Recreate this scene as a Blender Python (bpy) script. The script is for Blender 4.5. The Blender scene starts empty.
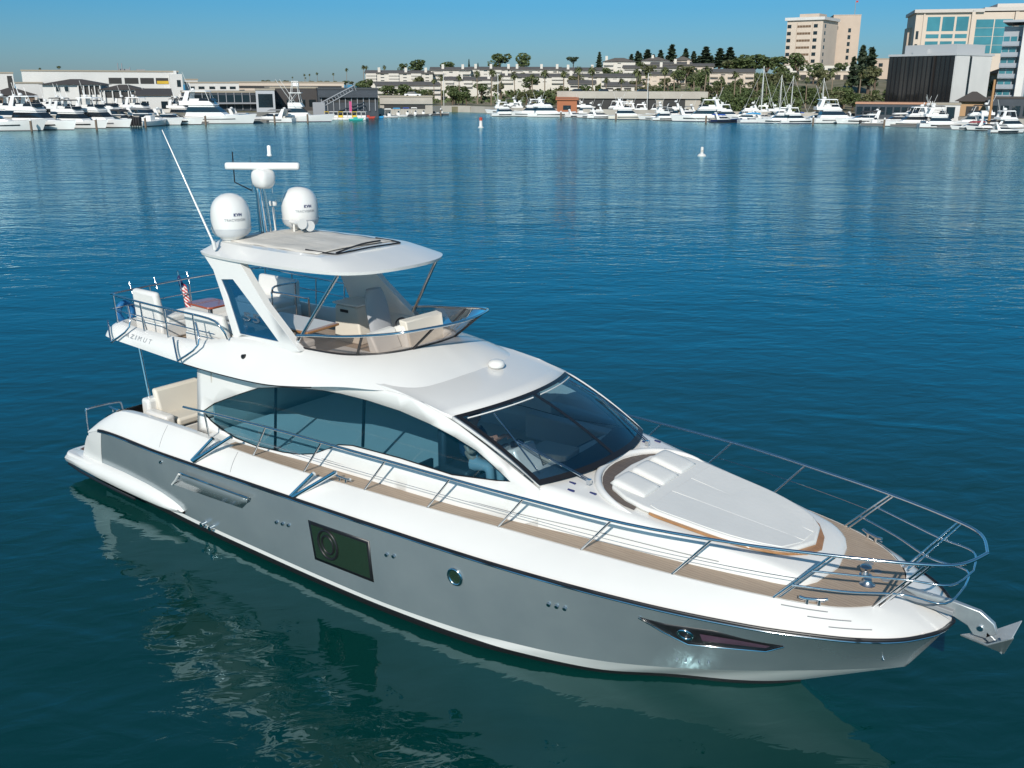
import bpy, bmesh, math, random
from bisect import bisect_right
from mathutils import Vector, Matrix
from mathutils.geometry import delaunay_2d_cdt

S = bpy.context.scene
COL = S.collection
R = math.radians
random.seed(7)

# ------------------------------------------------------------------ camera
CAM = Vector((18.651, -11.614, 7.839)); YAW = R(127.183); PITCH = R(-17.182); ROLL = R(.185); F = 971.1
fw = Vector((math.cos(YAW)*math.cos(PITCH), math.sin(YAW)*math.cos(PITCH), math.sin(PITCH)))
r0 = Vector((math.sin(YAW), -math.cos(YAW), 0)); u0 = r0.cross(fw)
rt = r0*math.cos(ROLL)+u0*math.sin(ROLL); up = -r0*math.sin(ROLL)+u0*math.cos(ROLL)
cd = bpy.data.cameras.new("camera"); cam = bpy.data.objects.new("camera", cd); COL.objects.link(cam)
M4 = Matrix((rt, up, -fw)).transposed().to_4x4(); M4.translation = CAM
cam.matrix_world = M4
cd.sensor_width = 36; cd.lens = F*36/1024; cd.clip_start = .1; cd.clip_end = 20000
S.camera = cam

# ------------------------------------------------------------------ sky, sun, exposure
SUN_AZ, SUN_EL = R(-63), R(31.5)          # azimuth measured from +X
wd = bpy.data.worlds.new("World"); S.world = wd; wd.use_nodes = True
nt = wd.node_tree; bg = nt.nodes['Background']
sky = nt.nodes.new('ShaderNodeTexSky'); sky.sky_type = 'NISHITA'; sky.sun_disc = False
sky.sun_elevation = SUN_EL; sky.sun_rotation = R(90)-SUN_AZ
sky.air_density = 1.0; sky.dust_density = .35; sky.ozone_density = 2.2; sky.altitude = 0
tint = nt.nodes.new('ShaderNodeMix'); tint.data_type = 'RGBA'; tint.blend_type = 'MULTIPLY'; tint.inputs[0].default_value = 1
tint.inputs[7].default_value = (.40, .74, .92, 1)
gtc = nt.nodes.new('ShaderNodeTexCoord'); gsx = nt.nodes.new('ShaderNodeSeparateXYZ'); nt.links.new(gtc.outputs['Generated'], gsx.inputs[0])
grp = nt.nodes.new('ShaderNodeValToRGB'); nt.links.new(gsx.outputs[2], grp.inputs[0])            # sky tint: paler at horizon; unseen upper sky brightened for fill light and reflections
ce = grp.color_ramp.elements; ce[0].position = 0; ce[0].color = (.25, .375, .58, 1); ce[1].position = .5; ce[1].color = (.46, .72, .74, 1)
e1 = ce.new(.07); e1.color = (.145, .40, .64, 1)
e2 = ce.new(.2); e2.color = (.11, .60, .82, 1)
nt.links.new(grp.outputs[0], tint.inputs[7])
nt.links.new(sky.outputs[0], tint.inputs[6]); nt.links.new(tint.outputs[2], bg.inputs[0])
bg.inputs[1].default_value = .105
sl = bpy.data.lights.new("sun", 'SUN'); sl.energy = 3.8; sl.angle = R(.5); sl.color = (1, .94, .85)
so = bpy.data.objects.new("sun", sl); COL.objects.link(so)
sd = Vector((math.cos(SUN_AZ)*math.cos(SUN_EL), math.sin(SUN_AZ)*math.cos(SUN_EL), math.sin(SUN_EL)))
so.rotation_euler = sd.to_track_quat('Z', 'Y').to_euler(); so.location = (0, 0, 60)
S.view_settings.view_transform = 'Standard'; S.view_settings.look = 'None'
S.view_settings.exposure = .26; S.view_settings.gamma = 1; S.view_settings.use_curve_mapping = False
S.render.engine = 'CYCLES'; S.cycles.use_denoising = True; S.cycles.max_bounces = 10; S.cycles.blur_glossy = 1; S.cycles.transparent_max_bounces = 16

# ------------------------------------------------------------------ helpers
def tag(o, label=None, cat=None, group=None, kind=None):
    if label: o['label'] = label
    if cat: o['category'] = cat
    if group: o['group'] = group
    if kind: o['kind'] = kind
    return o
def empty(name, loc=(0, 0, 0), rz=0, label=None, cat=None, group=None, scale=1):
    o = bpy.data.objects.new(name, None); o.empty_display_size = .2; COL.objects.link(o)
    o.location = loc; o.rotation_euler = (0, 0, rz); o.scale = (scale,)*3
    return tag(o, label, cat, group)
SPLIT = {'sponson', 'stern_quarter', 'cockpit_coaming', 'windscreen_pillar', 'deck_socket', 'moulding_line', 'hardtop_strut', 'exhaust_outlet', 'filler_cap', 'rubbing_strake', 'steel_strip', 'seam_shadow_line', 'screen_top_strip', 'side_vent', 'radar_arch', 'bimini_frame', 'outrigger', 'side_deck_planks', 'hull_line', 'pilaster', 'pier', 'white_side_wall', 'roof_plant', 'rubber_strip', 'saloon_sofa', 'horn', 'windbreak_frame', 'seat'}
class MB:
    def __init__(s): s.v = []; s.f = []
    def add(s, vs, fs):
        n = len(s.v); s.v += [tuple(v) for v in vs]; s.f += [tuple(i+n for i in f) for f in fs]; return s
    def box(s, x0, x1, y0, y1, z0, z1, rz=0, piv=None):
        vs = [(x, y, z) for z in (z0, z1) for y in (y0, y1) for x in (x0, x1)]
        if rz:
            cx, cy = piv or ((x0+x1)/2, (y0+y1)/2); c, q = math.cos(rz), math.sin(rz)
            vs = [(cx+(x-cx)*c-(y-cy)*q, cy+(x-cx)*q+(y-cy)*c, z) for x, y, z in vs]
        return s.add(vs, [(0, 2, 3, 1), (4, 5, 7, 6), (0, 1, 5, 4), (2, 6, 7, 3), (0, 4, 6, 2), (1, 3, 7, 5)])
    def hexa(s, b, t):                       # bottom quad, top quad (both counter-clockwise seen from above)
        return s.add(list(b)+list(t), [(3, 2, 1, 0), (4, 5, 6, 7), (0, 1, 5, 4), (1, 2, 6, 5), (2, 3, 7, 6), (3, 0, 4, 7)])
    def prism(s, poly, z0, z1):
        n = len(poly); vs = [(x, y, z0) for x, y in poly]+[(x, y, z1) for x, y in poly]
        return s.add(vs, [tuple(range(n-1, -1, -1)), tuple(range(n, 2*n))]+[(i, (i+1) % n, n+(i+1) % n, n+i) for i in range(n)])
    def slab(s, poly3, d):                   # polygon of 3d points given a thickness vector
        n = len(poly3); d = Vector(d); vs = [Vector(p) for p in poly3]; vs = vs+[p+d for p in vs]
        return s.add(vs, [tuple(range(n-1, -1, -1)), tuple(range(n, 2*n))]+[(i, (i+1) % n, n+(i+1) % n, n+i) for i in range(n)])
    def grid(s, rows, closed=False):
        m = len(rows[0]); fs = []
        for i in range(len(rows)-1):
            for j in range(m if closed else m-1):
                k = (j+1) % m; fs.append((i*m+j, i*m+k, (i+1)*m+k, (i+1)*m+j))
        return s.add([p for r_ in rows for p in r_], fs)
    def mgrid(s, rows):                      # grid and its mirror image across y = 0
        s.grid(rows); return s.grid([[(x, -y, z) for x, y, z in r_][::-1] for r_ in rows])
    def tube(s, pts, r, n=8, smooth=0, closed=False):
        pts = [Vector(p) for p in pts]
        rad = r if isinstance(r, (list, tuple)) else [r]*len(pts)
        if smooth:
            out = []; rr = []
            N = len(pts)
            for i in range(N-1):
                p0 = pts[max(i-1, 0)]; p1 = pts[i]; p2 = pts[i+1]; p3 = pts[min(i+2, N-1)]
                for q in range(smooth):
                    t = q/smooth
                    out.append(.5*((2*p1)+(-p0+p2)*t+(2*p0-5*p1+4*p2-p3)*t*t+(-p0+3*p1-3*p2+p3)*t**3)); rr.append(rad[i]+(rad[i+1]-rad[i])*t)
            out.append(pts[-1]); rr.append(rad[-1]); pts, rad = out, rr
        rows = []; prev = None; N = len(pts)
        for i, p in enumerate(pts):
            d = (pts[min(i+1, N-1)]-pts[max(i-1, 0)]).normalized()
            a = prev if prev is not None else (Vector((0, 0, 1)) if abs(d.z) < .9 else Vector((1, 0, 0)))
            a = (a-d*a.dot(d)).normalized(); prev = a; b = d.cross(a)
            rows.append([p+(a*math.cos(2*math.pi*k/n)+b*math.sin(2*math.pi*k/n))*rad[i] for k in range(n)])
        base = len(s.v); s.grid(rows, True)
        m = len(rows); s.f.append(tuple(base+k for k in range(n-1, -1, -1))); s.f.append(tuple(base+(m-1)*n+k for k in range(n)))
        return s
    def lathe(s, prof, c=(0, 0, 0), n=24):
        rows = [[(c[0]+r_*math.cos(2*math.pi*k/n), c[1]+r_*math.sin(2*math.pi*k/n), c[2]+z) for k in range(n)] for r_, z in prof]
        base = len(s.v); s.grid(rows, True); m = len(rows)
        s.f.append(tuple(base+k for k in range(n-1, -1, -1))); s.f.append(tuple(base+(m-1)*n+k for k in range(n))); return s
    def patch(s, loop, fn, holes=(), step=None):
        vs = [Vector(p) for p in loop]; ed = [(i, (i+1) % len(loop)) for i in range(len(loop))]
        for h in holes:
            b = len(vs); vs += [Vector(p) for p in h]; ed += [(b+i, b+(i+1) % len(h)) for i in range(len(h))]
        def inside(p, lp):
            c = False; n = len(lp)
            for i in range(n):
                x1, y1 = lp[i][0], lp[i][1]; x2, y2 = lp[(i+1) % n][0], lp[(i+1) % n][1]
                if (y1 > p[1]) != (y2 > p[1]) and p[0] < (x2-x1)*(p[1]-y1)/(y2-y1)+x1: c = not c
            return c
        if step:
            x0 = min(p[0] for p in loop); x1 = max(p[0] for p in loop); y0 = min(p[1] for p in loop); y1 = max(p[1] for p in loop)
            x = x0+step*.47
            while x < x1:
                y = y0+step*.47
                while y < y1:
                    if inside((x, y), loop) and not any(inside((x, y), h) for h in holes): vs.append(Vector((x, y)))
                    y += step
                x += step
        o = delaunay_2d_cdt(vs, ed, [], 0, 1e-5)
        pv = o[0]; fs = []
        for f in o[2]:
            c = sum((pv[i] for i in f), Vector((0, 0)))/len(f)
            if inside(c, loop) and not any(inside(c, h) for h in holes): fs.append(tuple(f))
        return s.add([fn(p[0], p[1]) for p in pv], fs)
    def flip(s): s.f = [f[::-1] for f in s.f]; return s
    def mirror(s):
        n = len(s.v); s.v += [(x, -y, z) for x, y, z in s.v]; s.f += [tuple(i+n for i in f[::-1]) for f in s.f]; return s
    def pieces(s):                           # one mesh builder per connected piece
        par = list(range(len(s.v)))
        def find(i):
            while par[i] != i: par[i] = par[par[i]]; i = par[i]
            return i
        for f in s.f:
            r_ = find(f[0])
            for i in f[1:]: par[find(i)] = r_
        out = {}
        for f in s.f: out.setdefault(find(f[0]), []).append(f)
        res = []
        for fs in out.values():
            m = MB(); mp = {}
            for f in fs:
                for i in f:
                    if i not in mp: mp[i] = len(m.v); m.v.append(s.v[i])
            m.f = [tuple(mp[i] for i in f) for f in fs]; res.append(m)
        return res
    def build(s, name, mat, parent=None, smooth=None, bevel=0, solid=0, off=-1, seg=2, sub=0, rec=True):
        if name in SPLIT:
            ps = s.pieces()
            if len(ps) > 1: return [p.build(name, mat, parent, smooth, bevel, solid, off, seg, sub, rec) for p in ps][0]
        me = bpy.data.meshes.new(name); me.from_pydata(s.v, [], s.f); me.validate()
        if rec:
            bm = bmesh.new(); bm.from_mesh(me); bmesh.ops.remove_doubles(bm, verts=bm.verts, dist=2e-4)
            bmesh.ops.recalc_face_normals(bm, faces=bm.faces); bm.to_mesh(me); bm.free()
        me.materials.append(mat)
        o = bpy.data.objects.new(name, me); COL.objects.link(o)
        if parent: o.parent = parent
        if smooth is not None:
            me.shade_smooth(); me.set_sharp_from_angle(angle=R(smooth))
        if solid:
            m = o.modifiers.new('solid', 'SOLIDIFY'); m.thickness = solid; m.offset = off
        if bevel:
            m = o.modifiers.new('bevel', 'BEVEL'); m.width = bevel; m.segments = seg; m.limit_method = 'ANGLE'; m.angle_limit = R(35); m.harden_normals = False
            if smooth is None: me.shade_smooth(); me.set_sharp_from_angle(angle=R(50))
        if sub:
            m = o.modifiers.new('sub', 'SUBSURF'); m.levels = sub; m.render_levels = sub
        return o
def spl(pts):
    xs = [p[0] for p in pts]; ys = [p[1:] for p in pts]; n = len(xs); k = len(ys[0])
    ms = [[(ys[min(i+1, n-1)][j]-ys[max(i-1, 0)][j])/(xs[min(i+1, n-1)]-xs[max(i-1, 0)]) for j in range(k)] for i in range(n)]
    def f(x):
        x = min(max(x, xs[0]), xs[-1]); i = min(max(bisect_right(xs, x)-1, 0), n-2); h = xs[i+1]-xs[i]; t = (x-xs[i])/h
        a = 2*t**3-3*t*t+1; b = t**3-2*t*t+t; c = -2*t**3+3*t*t; d = t**3-t*t
        q = [a*ys[i][j]+b*h*ms[i][j]+c*ys[i+1][j]+d*h*ms[i+1][j] for j in range(k)]
        return q[0] if k == 1 else q
    return f
def frange(a, b, n): return [a+(b-a)*i/(n-1) for i in range(n)]

# ------------------------------------------------------------------ materials
def mat(name, col, rough=.5, metal=0, coat=0, spec=.5, noise=None, bump=None, ior=None):
    m = bpy.data.materials.new(name); m.use_nodes = True; t = m.node_tree; b = t.nodes['Principled BSDF']
    b.inputs['Base Color'].default_value = (*col, 1); b.inputs['Roughness'].default_value = rough
    b.inputs['Metallic'].default_value = metal; b.inputs['Coat Weight'].default_value = coat; b.inputs['Coat Roughness'].default_value = .04
    b.inputs['Specular IOR Level'].default_value = spec
    if noise:                                 # (scale, second colour, low, high)
        sc, c2, lo, hi = noise[:4]
        tc = t.nodes.new('ShaderNodeTexCoord'); n = t.nodes.new('ShaderNodeTexNoise'); n.inputs['Scale'].default_value = sc; n.inputs['Detail'].default_value = 5
        rp = t.nodes.new('ShaderNodeValToRGB'); rp.color_ramp.elements[0].position = lo; rp.color_ramp.elements[1].position = hi
        rp.color_ramp.elements[0].color = (*col, 1); rp.color_ramp.elements[1].color = (*c2, 1)
        src = tc.outputs['Object']
        if len(noise) > 4:
            mp = t.nodes.new('ShaderNodeMapping'); mp.inputs['Scale'].default_value = noise[4]; t.links.new(src, mp.inputs[0]); src = mp.outputs[0]
        t.links.new(src, n.inputs['Vector']); t.links.new(n.outputs['Fac'], rp.inputs[0]); t.links.new(rp.outputs[0], b.inputs['Base Color'])
    if bump:
        tc = t.nodes.new('ShaderNodeTexCoord'); n = t.nodes.new('ShaderNodeTexNoise'); n.inputs['Scale'].default_value = bump[0]; n.inputs['Detail'].default_value = 4
        bp = t.nodes.new('ShaderNodeBump'); bp.inputs['Strength'].default_value = 1; bp.inputs['Distance'].default_value = bump[1]
        t.links.new(tc.outputs['Object'], n.inputs['Vector']); t.links.new(n.outputs['Fac'], bp.inputs['Height']); t.links.new(bp.outputs[0], b.inputs['Normal'])
    return m
def glass(name, tintc, opaque=.0, dark=(.01, .015, .02), rough=.0, ior=1.5):
    m = bpy.data.materials.new(name); m.use_nodes = True; t = m.node_tree; t.nodes.clear()
    out = t.nodes.new('ShaderNodeOutputMaterial'); tr = t.nodes.new('ShaderNodeBsdfTransparent'); tr.inputs[0].default_value = (*tintc, 1)
    df = t.nodes.new('ShaderNodeBsdfDiffuse'); df.inputs[0].default_value = (*dark, 1)
    m1 = t.nodes.new('ShaderNodeMixShader'); m1.inputs[0].default_value = opaque
    gl = t.nodes.new('ShaderNodeBsdfGlossy'); gl.inputs[0].default_value = (1, 1, 1, 1); gl.inputs[1].default_value = rough
    fr = t.nodes.new('ShaderNodeFresnel'); fr.inputs[0].default_value = ior
    m2 = t.nodes.new('ShaderNodeMixShader')
    t.links.new(tr.outputs[0], m1.inputs[1]); t.links.new(df.outputs[0], m1.inputs[2])
    t.links.new(fr.outputs[0], m2.inputs[0]); t.links.new(m1.outputs[0], m2.inputs[1]); t.links.new(gl.outputs[0], m2.inputs[2]); t.links.new(m2.outputs[0], out.inputs[0])
    return m
def planks(name, c1, c2, gap, width=.07, axis=1, rough=.6):
    m = bpy.data.materials.new(name); m.use_nodes = True; t = m.node_tree; b = t.nodes['Principled BSDF']; b.inputs['Roughness'].default_value = rough
    tc = t.nodes.new('ShaderNodeTexCoord'); sx = t.nodes.new('ShaderNodeSeparateXYZ'); t.links.new(tc.outputs['Object'], sx.inputs[0])
    d = t.nodes.new('ShaderNodeMath'); d.operation = 'DIVIDE'; d.inputs[1].default_value = width; t.links.new(sx.outputs[axis], d.inputs[0])
    fr = t.nodes.new('ShaderNodeMath'); fr.operation = 'FRACT'; t.links.new(d.outputs[0], fr.inputs[0])
    lt = t.nodes.new('ShaderNodeMath'); lt.operation = 'LESS_THAN'; lt.inputs[1].default_value = .09; t.links.new(fr.outputs[0], lt.inputs[0])
    n = t.nodes.new('ShaderNodeTexNoise'); n.inputs['Scale'].default_value = 3; n.inputs['Detail'].default_value = 6
    mp = t.nodes.new('ShaderNodeMapping'); mp.inputs['Scale'].default_value = (1, 9, 9) if axis == 1 else (9, 1, 9); t.links.new(tc.outputs['Object'], mp.inputs[0]); t.links.new(mp.outputs[0], n.inputs['Vector'])
    rp = t.nodes.new('ShaderNodeValToRGB'); rp.color_ramp.elements[0].position = .3; rp.color_ramp.elements[1].position = .7
    rp.color_ramp.elements[0].color = (*c1, 1); rp.color_ramp.elements[1].color = (*c2, 1); t.links.new(n.outputs['Fac'], rp.inputs[0])
    mx = t.nodes.new('ShaderNodeMix'); mx.data_type = 'RGBA'; t.links.new(lt.outputs[0], mx.inputs[0]); t.links.new(rp.outputs[0], mx.inputs[6]); mx.inputs[7].default_value = (*gap, 1)
    t.links.new(mx.outputs[2], b.inputs['Base Color']); return m
def leafmat(name, c1, c2):
    m = mat(name, c1, .7, noise=(.55, c2, .35, .65)); return m

WHITE = mat('gelcoat white', (.705, .695, .67), .26, coat=.3, noise=(.8, (.66, .655, .635), .35, .75), bump=(1.3, .0025))
DECKW = mat('nonskid white', (.74, .735, .71), .45, noise=(2, (.70, .70, .68), .3, .7))
SILVER = mat('silver topside paint', (.30, .35, .365), .20, metal=.45, coat=.45, noise=(.9, (.25, .30, .32), .35, .7), bump=(.9, .005))
BLACK = mat('antifouling black', (.012, .012, .014), .4)
RUBBER = mat('black rubber', (.011, .011, .013), .4)
CHROME = mat('polished steel', (.72, .73, .74), .09, metal=1, bump=(3, .001))
TEAK = planks('weathered teak', (.40, .31, .23), (.33, .25, .185), (.17, .14, .11), .055)
TEAKD = planks('wet teak', (.16, .075, .05), (.11, .05, .035), (.04, .03, .03), .06)
VARN = mat('varnished teak', (.40, .20, .08), .28, coat=.5, noise=(4, (.30, .14, .05), .3, .7, (1, 9, 1)))
REDW = mat('red varnished wood', (.36, .085, .035), .2, coat=.6, noise=(4, (.27, .06, .025), .3, .7, (1, 8, 1)))
UPH = mat('white vinyl', (.70, .69, .66), .5, noise=(1.5, (.65, .645, .62), .3, .7), bump=(14, .002))
UPHC = mat('cream vinyl', (.66, .62, .54), .5, noise=(1.5, (.61, .57, .5), .3, .7))
CANVAS = mat('beige canvas', (.62, .59, .54), .8, noise=(1.0, (.50, .475, .43), .3, .7, (.7, 3, 1)), bump=(2.4, .05))
GREYP = mat('grey plastic', (.2, .21, .22), .5)
DARKI = mat('dark interior', (.03, .035, .045), .6)
FLOORI = mat('interior floor', (.10, .075, .055), .5)
GLSIDE = glass('side glass', (.46, .73, .86), opaque=.08, dark=(.004, .08, .13), ior=1.6)
GLWIND = glass('windscreen glass', (.76, .88, .94), opaque=.08, dark=(.004, .08, .17), ior=1.6)
GLSMOKE = glass('smoked acrylic', (.62, .56, .53), opaque=.16, dark=(.34, .28, .25), ior=1.22)
GLARCH = glass('blue arch glass', (.12, .25, .38), opaque=.45, dark=(.012, .09, .19))
GLHULL = glass('hull window glass', (.05, .07, .06), opaque=.8, dark=(.02, .042, .026))
LAMP = mat('clear lens', (.8, .8, .78), .1)
NAVY = mat('navy print', (.02, .03, .12), .5)
GREYT = mat('grey print', (.25, .26, .28), .5)
MIRROR = mat('silver lettering', (.55, .57, .6), .2, metal=.9)
# ================================================================== SETTING
def G(px, D, py=None, z=0.):
    """point at horizontal forward distance D seen in column px, at row py or at height z"""
    hf = Vector((math.cos(YAW), math.sin(YAW), 0))
    if py is not None:
        d = fw+rt*((px-512)/F)+up*((384-py)/F); return CAM+d*(D/d.dot(hf))
    zc = D*math.cos(PITCH)+(z-CAM.z)*math.sin(PITCH)
    L = (px-512)/F*zc
    p = CAM+hf*D+r0*L; return Vector((p.x, p.y, z))
def Wm(px, D): return px*D/1016
def Zm(py, D): return 7.84+(83.7-py)*D/1064
def Dw(py): return 8342/(py-83.7)
VR = YAW-R(90)                                # local x = right in view, local y = away

# water --------------------------------------------------------------
wm = bpy.data.materials.new('harbour water'); wm.use_nodes = True; t = wm.node_tree; t.nodes.clear()
wout = t.nodes.new('ShaderNodeOutputMaterial'); wmix = t.nodes.new('ShaderNodeMixShader'); wdf = t.nodes.new('ShaderNodeBsdfDiffuse'); wgl = t.nodes.new('ShaderNodeBsdfGlossy'); wfr = t.nodes.new('ShaderNodeFresnel')
wdf.inputs[0].default_value = (.0001, .031, .0265, 1); wgl.inputs[0].default_value = (.62, .88, .95, 1); wfr.inputs[0].default_value = 1.78
for a_, b_ in ((wfr.outputs[0], wmix.inputs[0]), (wdf.outputs[0], wmix.inputs[1]), (wgl.outputs[0], wmix.inputs[2]), (wmix.outputs[0], wout.inputs[0])): t.links.new(a_, b_)
tc = t.nodes.new('ShaderNodeTexCoord')
def wnoise(scale, stretch, rot, detail, dist):
    mp = t.nodes.new('ShaderNodeMapping'); mp.vector_type = 'TEXTURE'; mp.inputs['Rotation'].default_value = (0, 0, rot); mp.inputs['Scale'].default_value = stretch
    n = t.nodes.new('ShaderNodeTexNoise'); n.inputs['Scale'].default_value = scale; n.inputs['Detail'].default_value = detail; n.inputs['Distortion'].default_value = dist
    t.links.new(tc.outputs['Object'], mp.inputs[0]); t.links.new(mp.outputs[0], n.inputs['Vector']); return n.outputs['Fac']
def mth(op, a, b_):
    m = t.nodes.new('ShaderNodeMath'); m.operation = op
    for i, q in enumerate((a, b_)):
        if isinstance(q, (int, float)): m.inputs[i].default_value = q
        else: t.links.new(q, m.inputs[i])
    return m.outputs[0]
vm = t.nodes.new('ShaderNodeVectorMath'); vm.operation = 'DISTANCE'; vm.inputs[1].default_value = (8, -5, 0); t.links.new(tc.outputs['Object'], vm.inputs[0])
def lee(d0, d1, a, c):                       # calmer water in the lee of the yacht
    m = t.nodes.new('ShaderNodeMapRange'); m.interpolation_type = 'SMOOTHSTEP'
    for i, q in zip((1, 2, 3, 4), (d0, d1, a, c)): m.inputs[i].default_value = q
    t.links.new(vm.outputs['Value'], m.inputs[0]); return m.outputs[0]
gust = wnoise(.018, (3, 1, 1), VR, 3, .2)
gr = t.nodes.new('ShaderNodeMapRange'); gr.inputs[1].default_value = .35; gr.inputs[2].default_value = .65; gr.inputs[3].default_value = .45; gr.inputs[4].default_value = 1.25
t.links.new(gust, gr.inputs[0])
big = mth('MULTIPLY', mth('MULTIPLY', wnoise(.16, (2.2, 1, 1), VR+R(8), 2, .3), .17), lee(8, 60, .7, 1.1))
mid = mth('MULTIPLY', mth('MULTIPLY', wnoise(.75, (2.4, 1, 1), VR-R(6), 2, .5), .05), lee(8, 70, .9, 2.4))
fine = mth('MULTIPLY', mth('MULTIPLY', wnoise(2.6, (1.8, 1, 1), VR+R(14), 3, .6), .012), lee(9, 60, 1.1, 5.5))
rip = mth('MULTIPLY', mth('MULTIPLY', wnoise(1.7, (1.25, 1, 1), VR+R(25), 0, .4), .016), lee(9, 40, 1, .3))
fine = mth('ADD', fine, rip)
h = mth('MULTIPLY', mth('ADD', mth('ADD', big, mid), fine), gr.outputs[0])
t.links.new(lee(20, 140, .02, .13), wgl.inputs['Roughness'])
bp = t.nodes.new('ShaderNodeBump'); bp.inputs['Strength'].default_value = 1; bp.inputs['Distance'].default_value = 1.0
t.links.new(h, bp.inputs['Height']); t.links.new(bp.outputs[0], wgl.inputs['Normal']); t.links.new(bp.outputs[0], wfr.inputs['Normal'])
MBw = MB().add([(-3500, -3500, 0), (3500, -3500, 0), (3500, 3500, 0), (-3500, 3500, 0)], [(0, 1, 2, 3)])
tag(MBw.build('water', wm), kind='structure')

# land ---------------------------------------------------------------
GROUND = mat('dry earth and lawn', (.10, .10, .05), .9, noise=(.12, (.22, .19, .13), .4, .62))
CONC = mat('concrete', (.42, .39, .34), .8, noise=(.3, (.36, .33, .29), .35, .7))
SHORE = spl([(-300, 176), (0, 186), (150, 196), (230, 214), (320, 236), (390, 262), (450, 292), (520, 268), (620, 254), (740, 238), (820, 232), (880, 222), (960, 205), (1024, 192), (1400, 180)])
HILL = spl([(-300, 0), (260, 0), (340, 1.5), (400, 5.5), (460, 7), (520, 7.5), (585, 8.5), (620, 11), (660, 12), (720, 11), (780, 9), (860, 9), (960, 7), (1400, 5)])
def ground(px, D):
    s_ = SHORE(px); q = max(0, min(1, (D-s_-48)/120)); q = q*q*(3-2*q); return 1.5+HILL(px)*q
rows = []
for k in range(30):
    row = []
    for i in range(90):
        px = -320+i*1740/89; D0 = SHORE(px); D = D0+((k-1)/28)**1.7*(900-D0) if k > 0 else D0
        p = G(px, D, z=0); z = ground(px, D)+(random.uniform(-.3, .3) if k > 6 else 0)
        row.append((p.x, p.y, -.6 if k == 0 else z))
    rows.append(row)
tag(MB().grid(rows).build('ground', GROUND, smooth=60), kind='structure')
# seawall along the shore
rows = []
for i in range(120):
    px = -320+i*1740/119; D = SHORE(px)
    rows.append([tuple(G(px, D-.6, z=-.5)), tuple(G(px, D-.6, z=1.72)), tuple(G(px, D+.3, z=1.72)), tuple(G(px, D+.3, z=-.5))])
tag(MB().grid(rows, True).build('seawall', CONC), 'long pale concrete seawall holding the far harbour shore', 'seawall')
# ================================================================== MOTOR YACHT (x forward, y port, z up from the waterline)
Y = empty('motor_yacht', (0, 0, 0), 0, 'large white flybridge motor yacht with silver grey hull lying in the foreground', 'yacht')
RUB = spl([(.95,2.24,1.18),(1.62,2.30,1.38),(3.6,2.36,1.42),(6.4,2.38,1.5),(9.0,2.38,1.57),(11.39,2.28,1.60),(13.4,2.01,1.61),(14.73,1.65,1.60),(15.45,1.34,1.59),(15.87,1.10,1.58),(16.25,.80,1.58),(16.5,.44,1.575),(16.58,.24,1.57),(16.62,0,1.57)])
CHI = spl([(.95,2.02,.2),(2.85,2.12,.22),(4.32,2.2,.22),(6.13,2.24,.22),(8.08,2.26,.22),(9.32,2.24,.23),(10.56,2.14,.25),(11.19,2.04,.27),(12.14,1.85,.31),(12.98,1.59,.36),(14.17,1.07,.47),(15.24,.5,.6),(15.78,.21,.69),(16.15,0,.76)])
WHI = spl([(.95,2.0,.06),(2.7,2.10,.06),(4.2,2.18,.06),(6,2.22,.06),(8,2.235,.06),(9.25,2.21,.06),(10.48,2.11,.06),(11.14,1.99,.06),(12.48,1.56,.06),(13.41,1.0,.065),(14.11,.62,.06),(14.53,.32,.05),(14.85,0,.03)])
TOP = spl([(.95,2.2,1.2),(1.2,2.17,1.40),(1.51,2.13,1.59),(1.9,2.08,1.78),(2.4,2.05,1.83),(3.2,2.03,1.84),(4.1,2.01,1.83),(4.6,2.0,1.81),(5.16,2.0,1.78),(6.84,2.04,1.82),(8.57,2.0,1.86),(9.81,1.93,1.88),(11.04,1.84,1.9),(12.34,1.72,1.9),(13.62,1.56,1.89),(14.84,1.28,1.86),(15.49,.98,1.82),(15.84,.6,1.79),(15.95,.3,1.785),(15.99,0,1.78)])
INN = spl([(4.6,1.78),(5.16,1.75),(6.06,1.72),(7.4,1.67),(8.83,1.64),(10.85,1.57),(12.27,1.36),(13.6,1.18),(14.5,.98),(14.91,.84),(15.1,.55),(15.18,0)])
def rub(s): x = .95+s*15.67; y, z = RUB(x); return (x, -y, z)
def chi(s): x = .95+s*15.2; y, z = CHI(x); return (x, -y, z)
def whi(s): x = .95+s*13.9; y, z = WHI(x); return (x, -y, z)
def top(s): x = .95+s*15.04; y, z = TOP(x); return (x, -y, z)
def hp(s, t, o=0):
    a = chi(s); b_ = rub(s); k = .03*4*t*(1-t)*(1-s*s)-.06*4*t*(1-t)*s**6
    return (a[0]+(b_[0]-a[0])*t, a[1]+(b_[1]-a[1])*t-k-o, a[2]+(b_[2]-a[2])*t)
def hull_at(x, z, o=0):
    s = (x-.95)/15.5; t = .5
    for _ in range(30):
        p = hp(s, t); a = chi(s); b_ = rub(s)
        t += (z-p[2])/(b_[2]-a[2]); s += (x-p[0])/15.5; s = min(max(s, 0), 1)
    p = hp(s, t); q1 = hp(min(s+.004, 1), t); q2 = hp(s, t+.02)
    n = (Vector(q1)-Vector(p)).cross(Vector(q2)-Vector(p)).normalized()
    if n.y > 0: n = -n
    return tuple(Vector(p)+n*o)
SS = [i/90 for i in range(85)]+[.94+.06*i/24 for i in range(25)]
NT = 9
hb = MB().mgrid([[hp(s if s > .04 else .04*(j/(NT-1)), j/(NT-1)) for j in range(NT)] for s in [.0]+[q for q in SS if q > .041]])
HULL = hb.build('hull', SILVER, Y, smooth=40)
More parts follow.
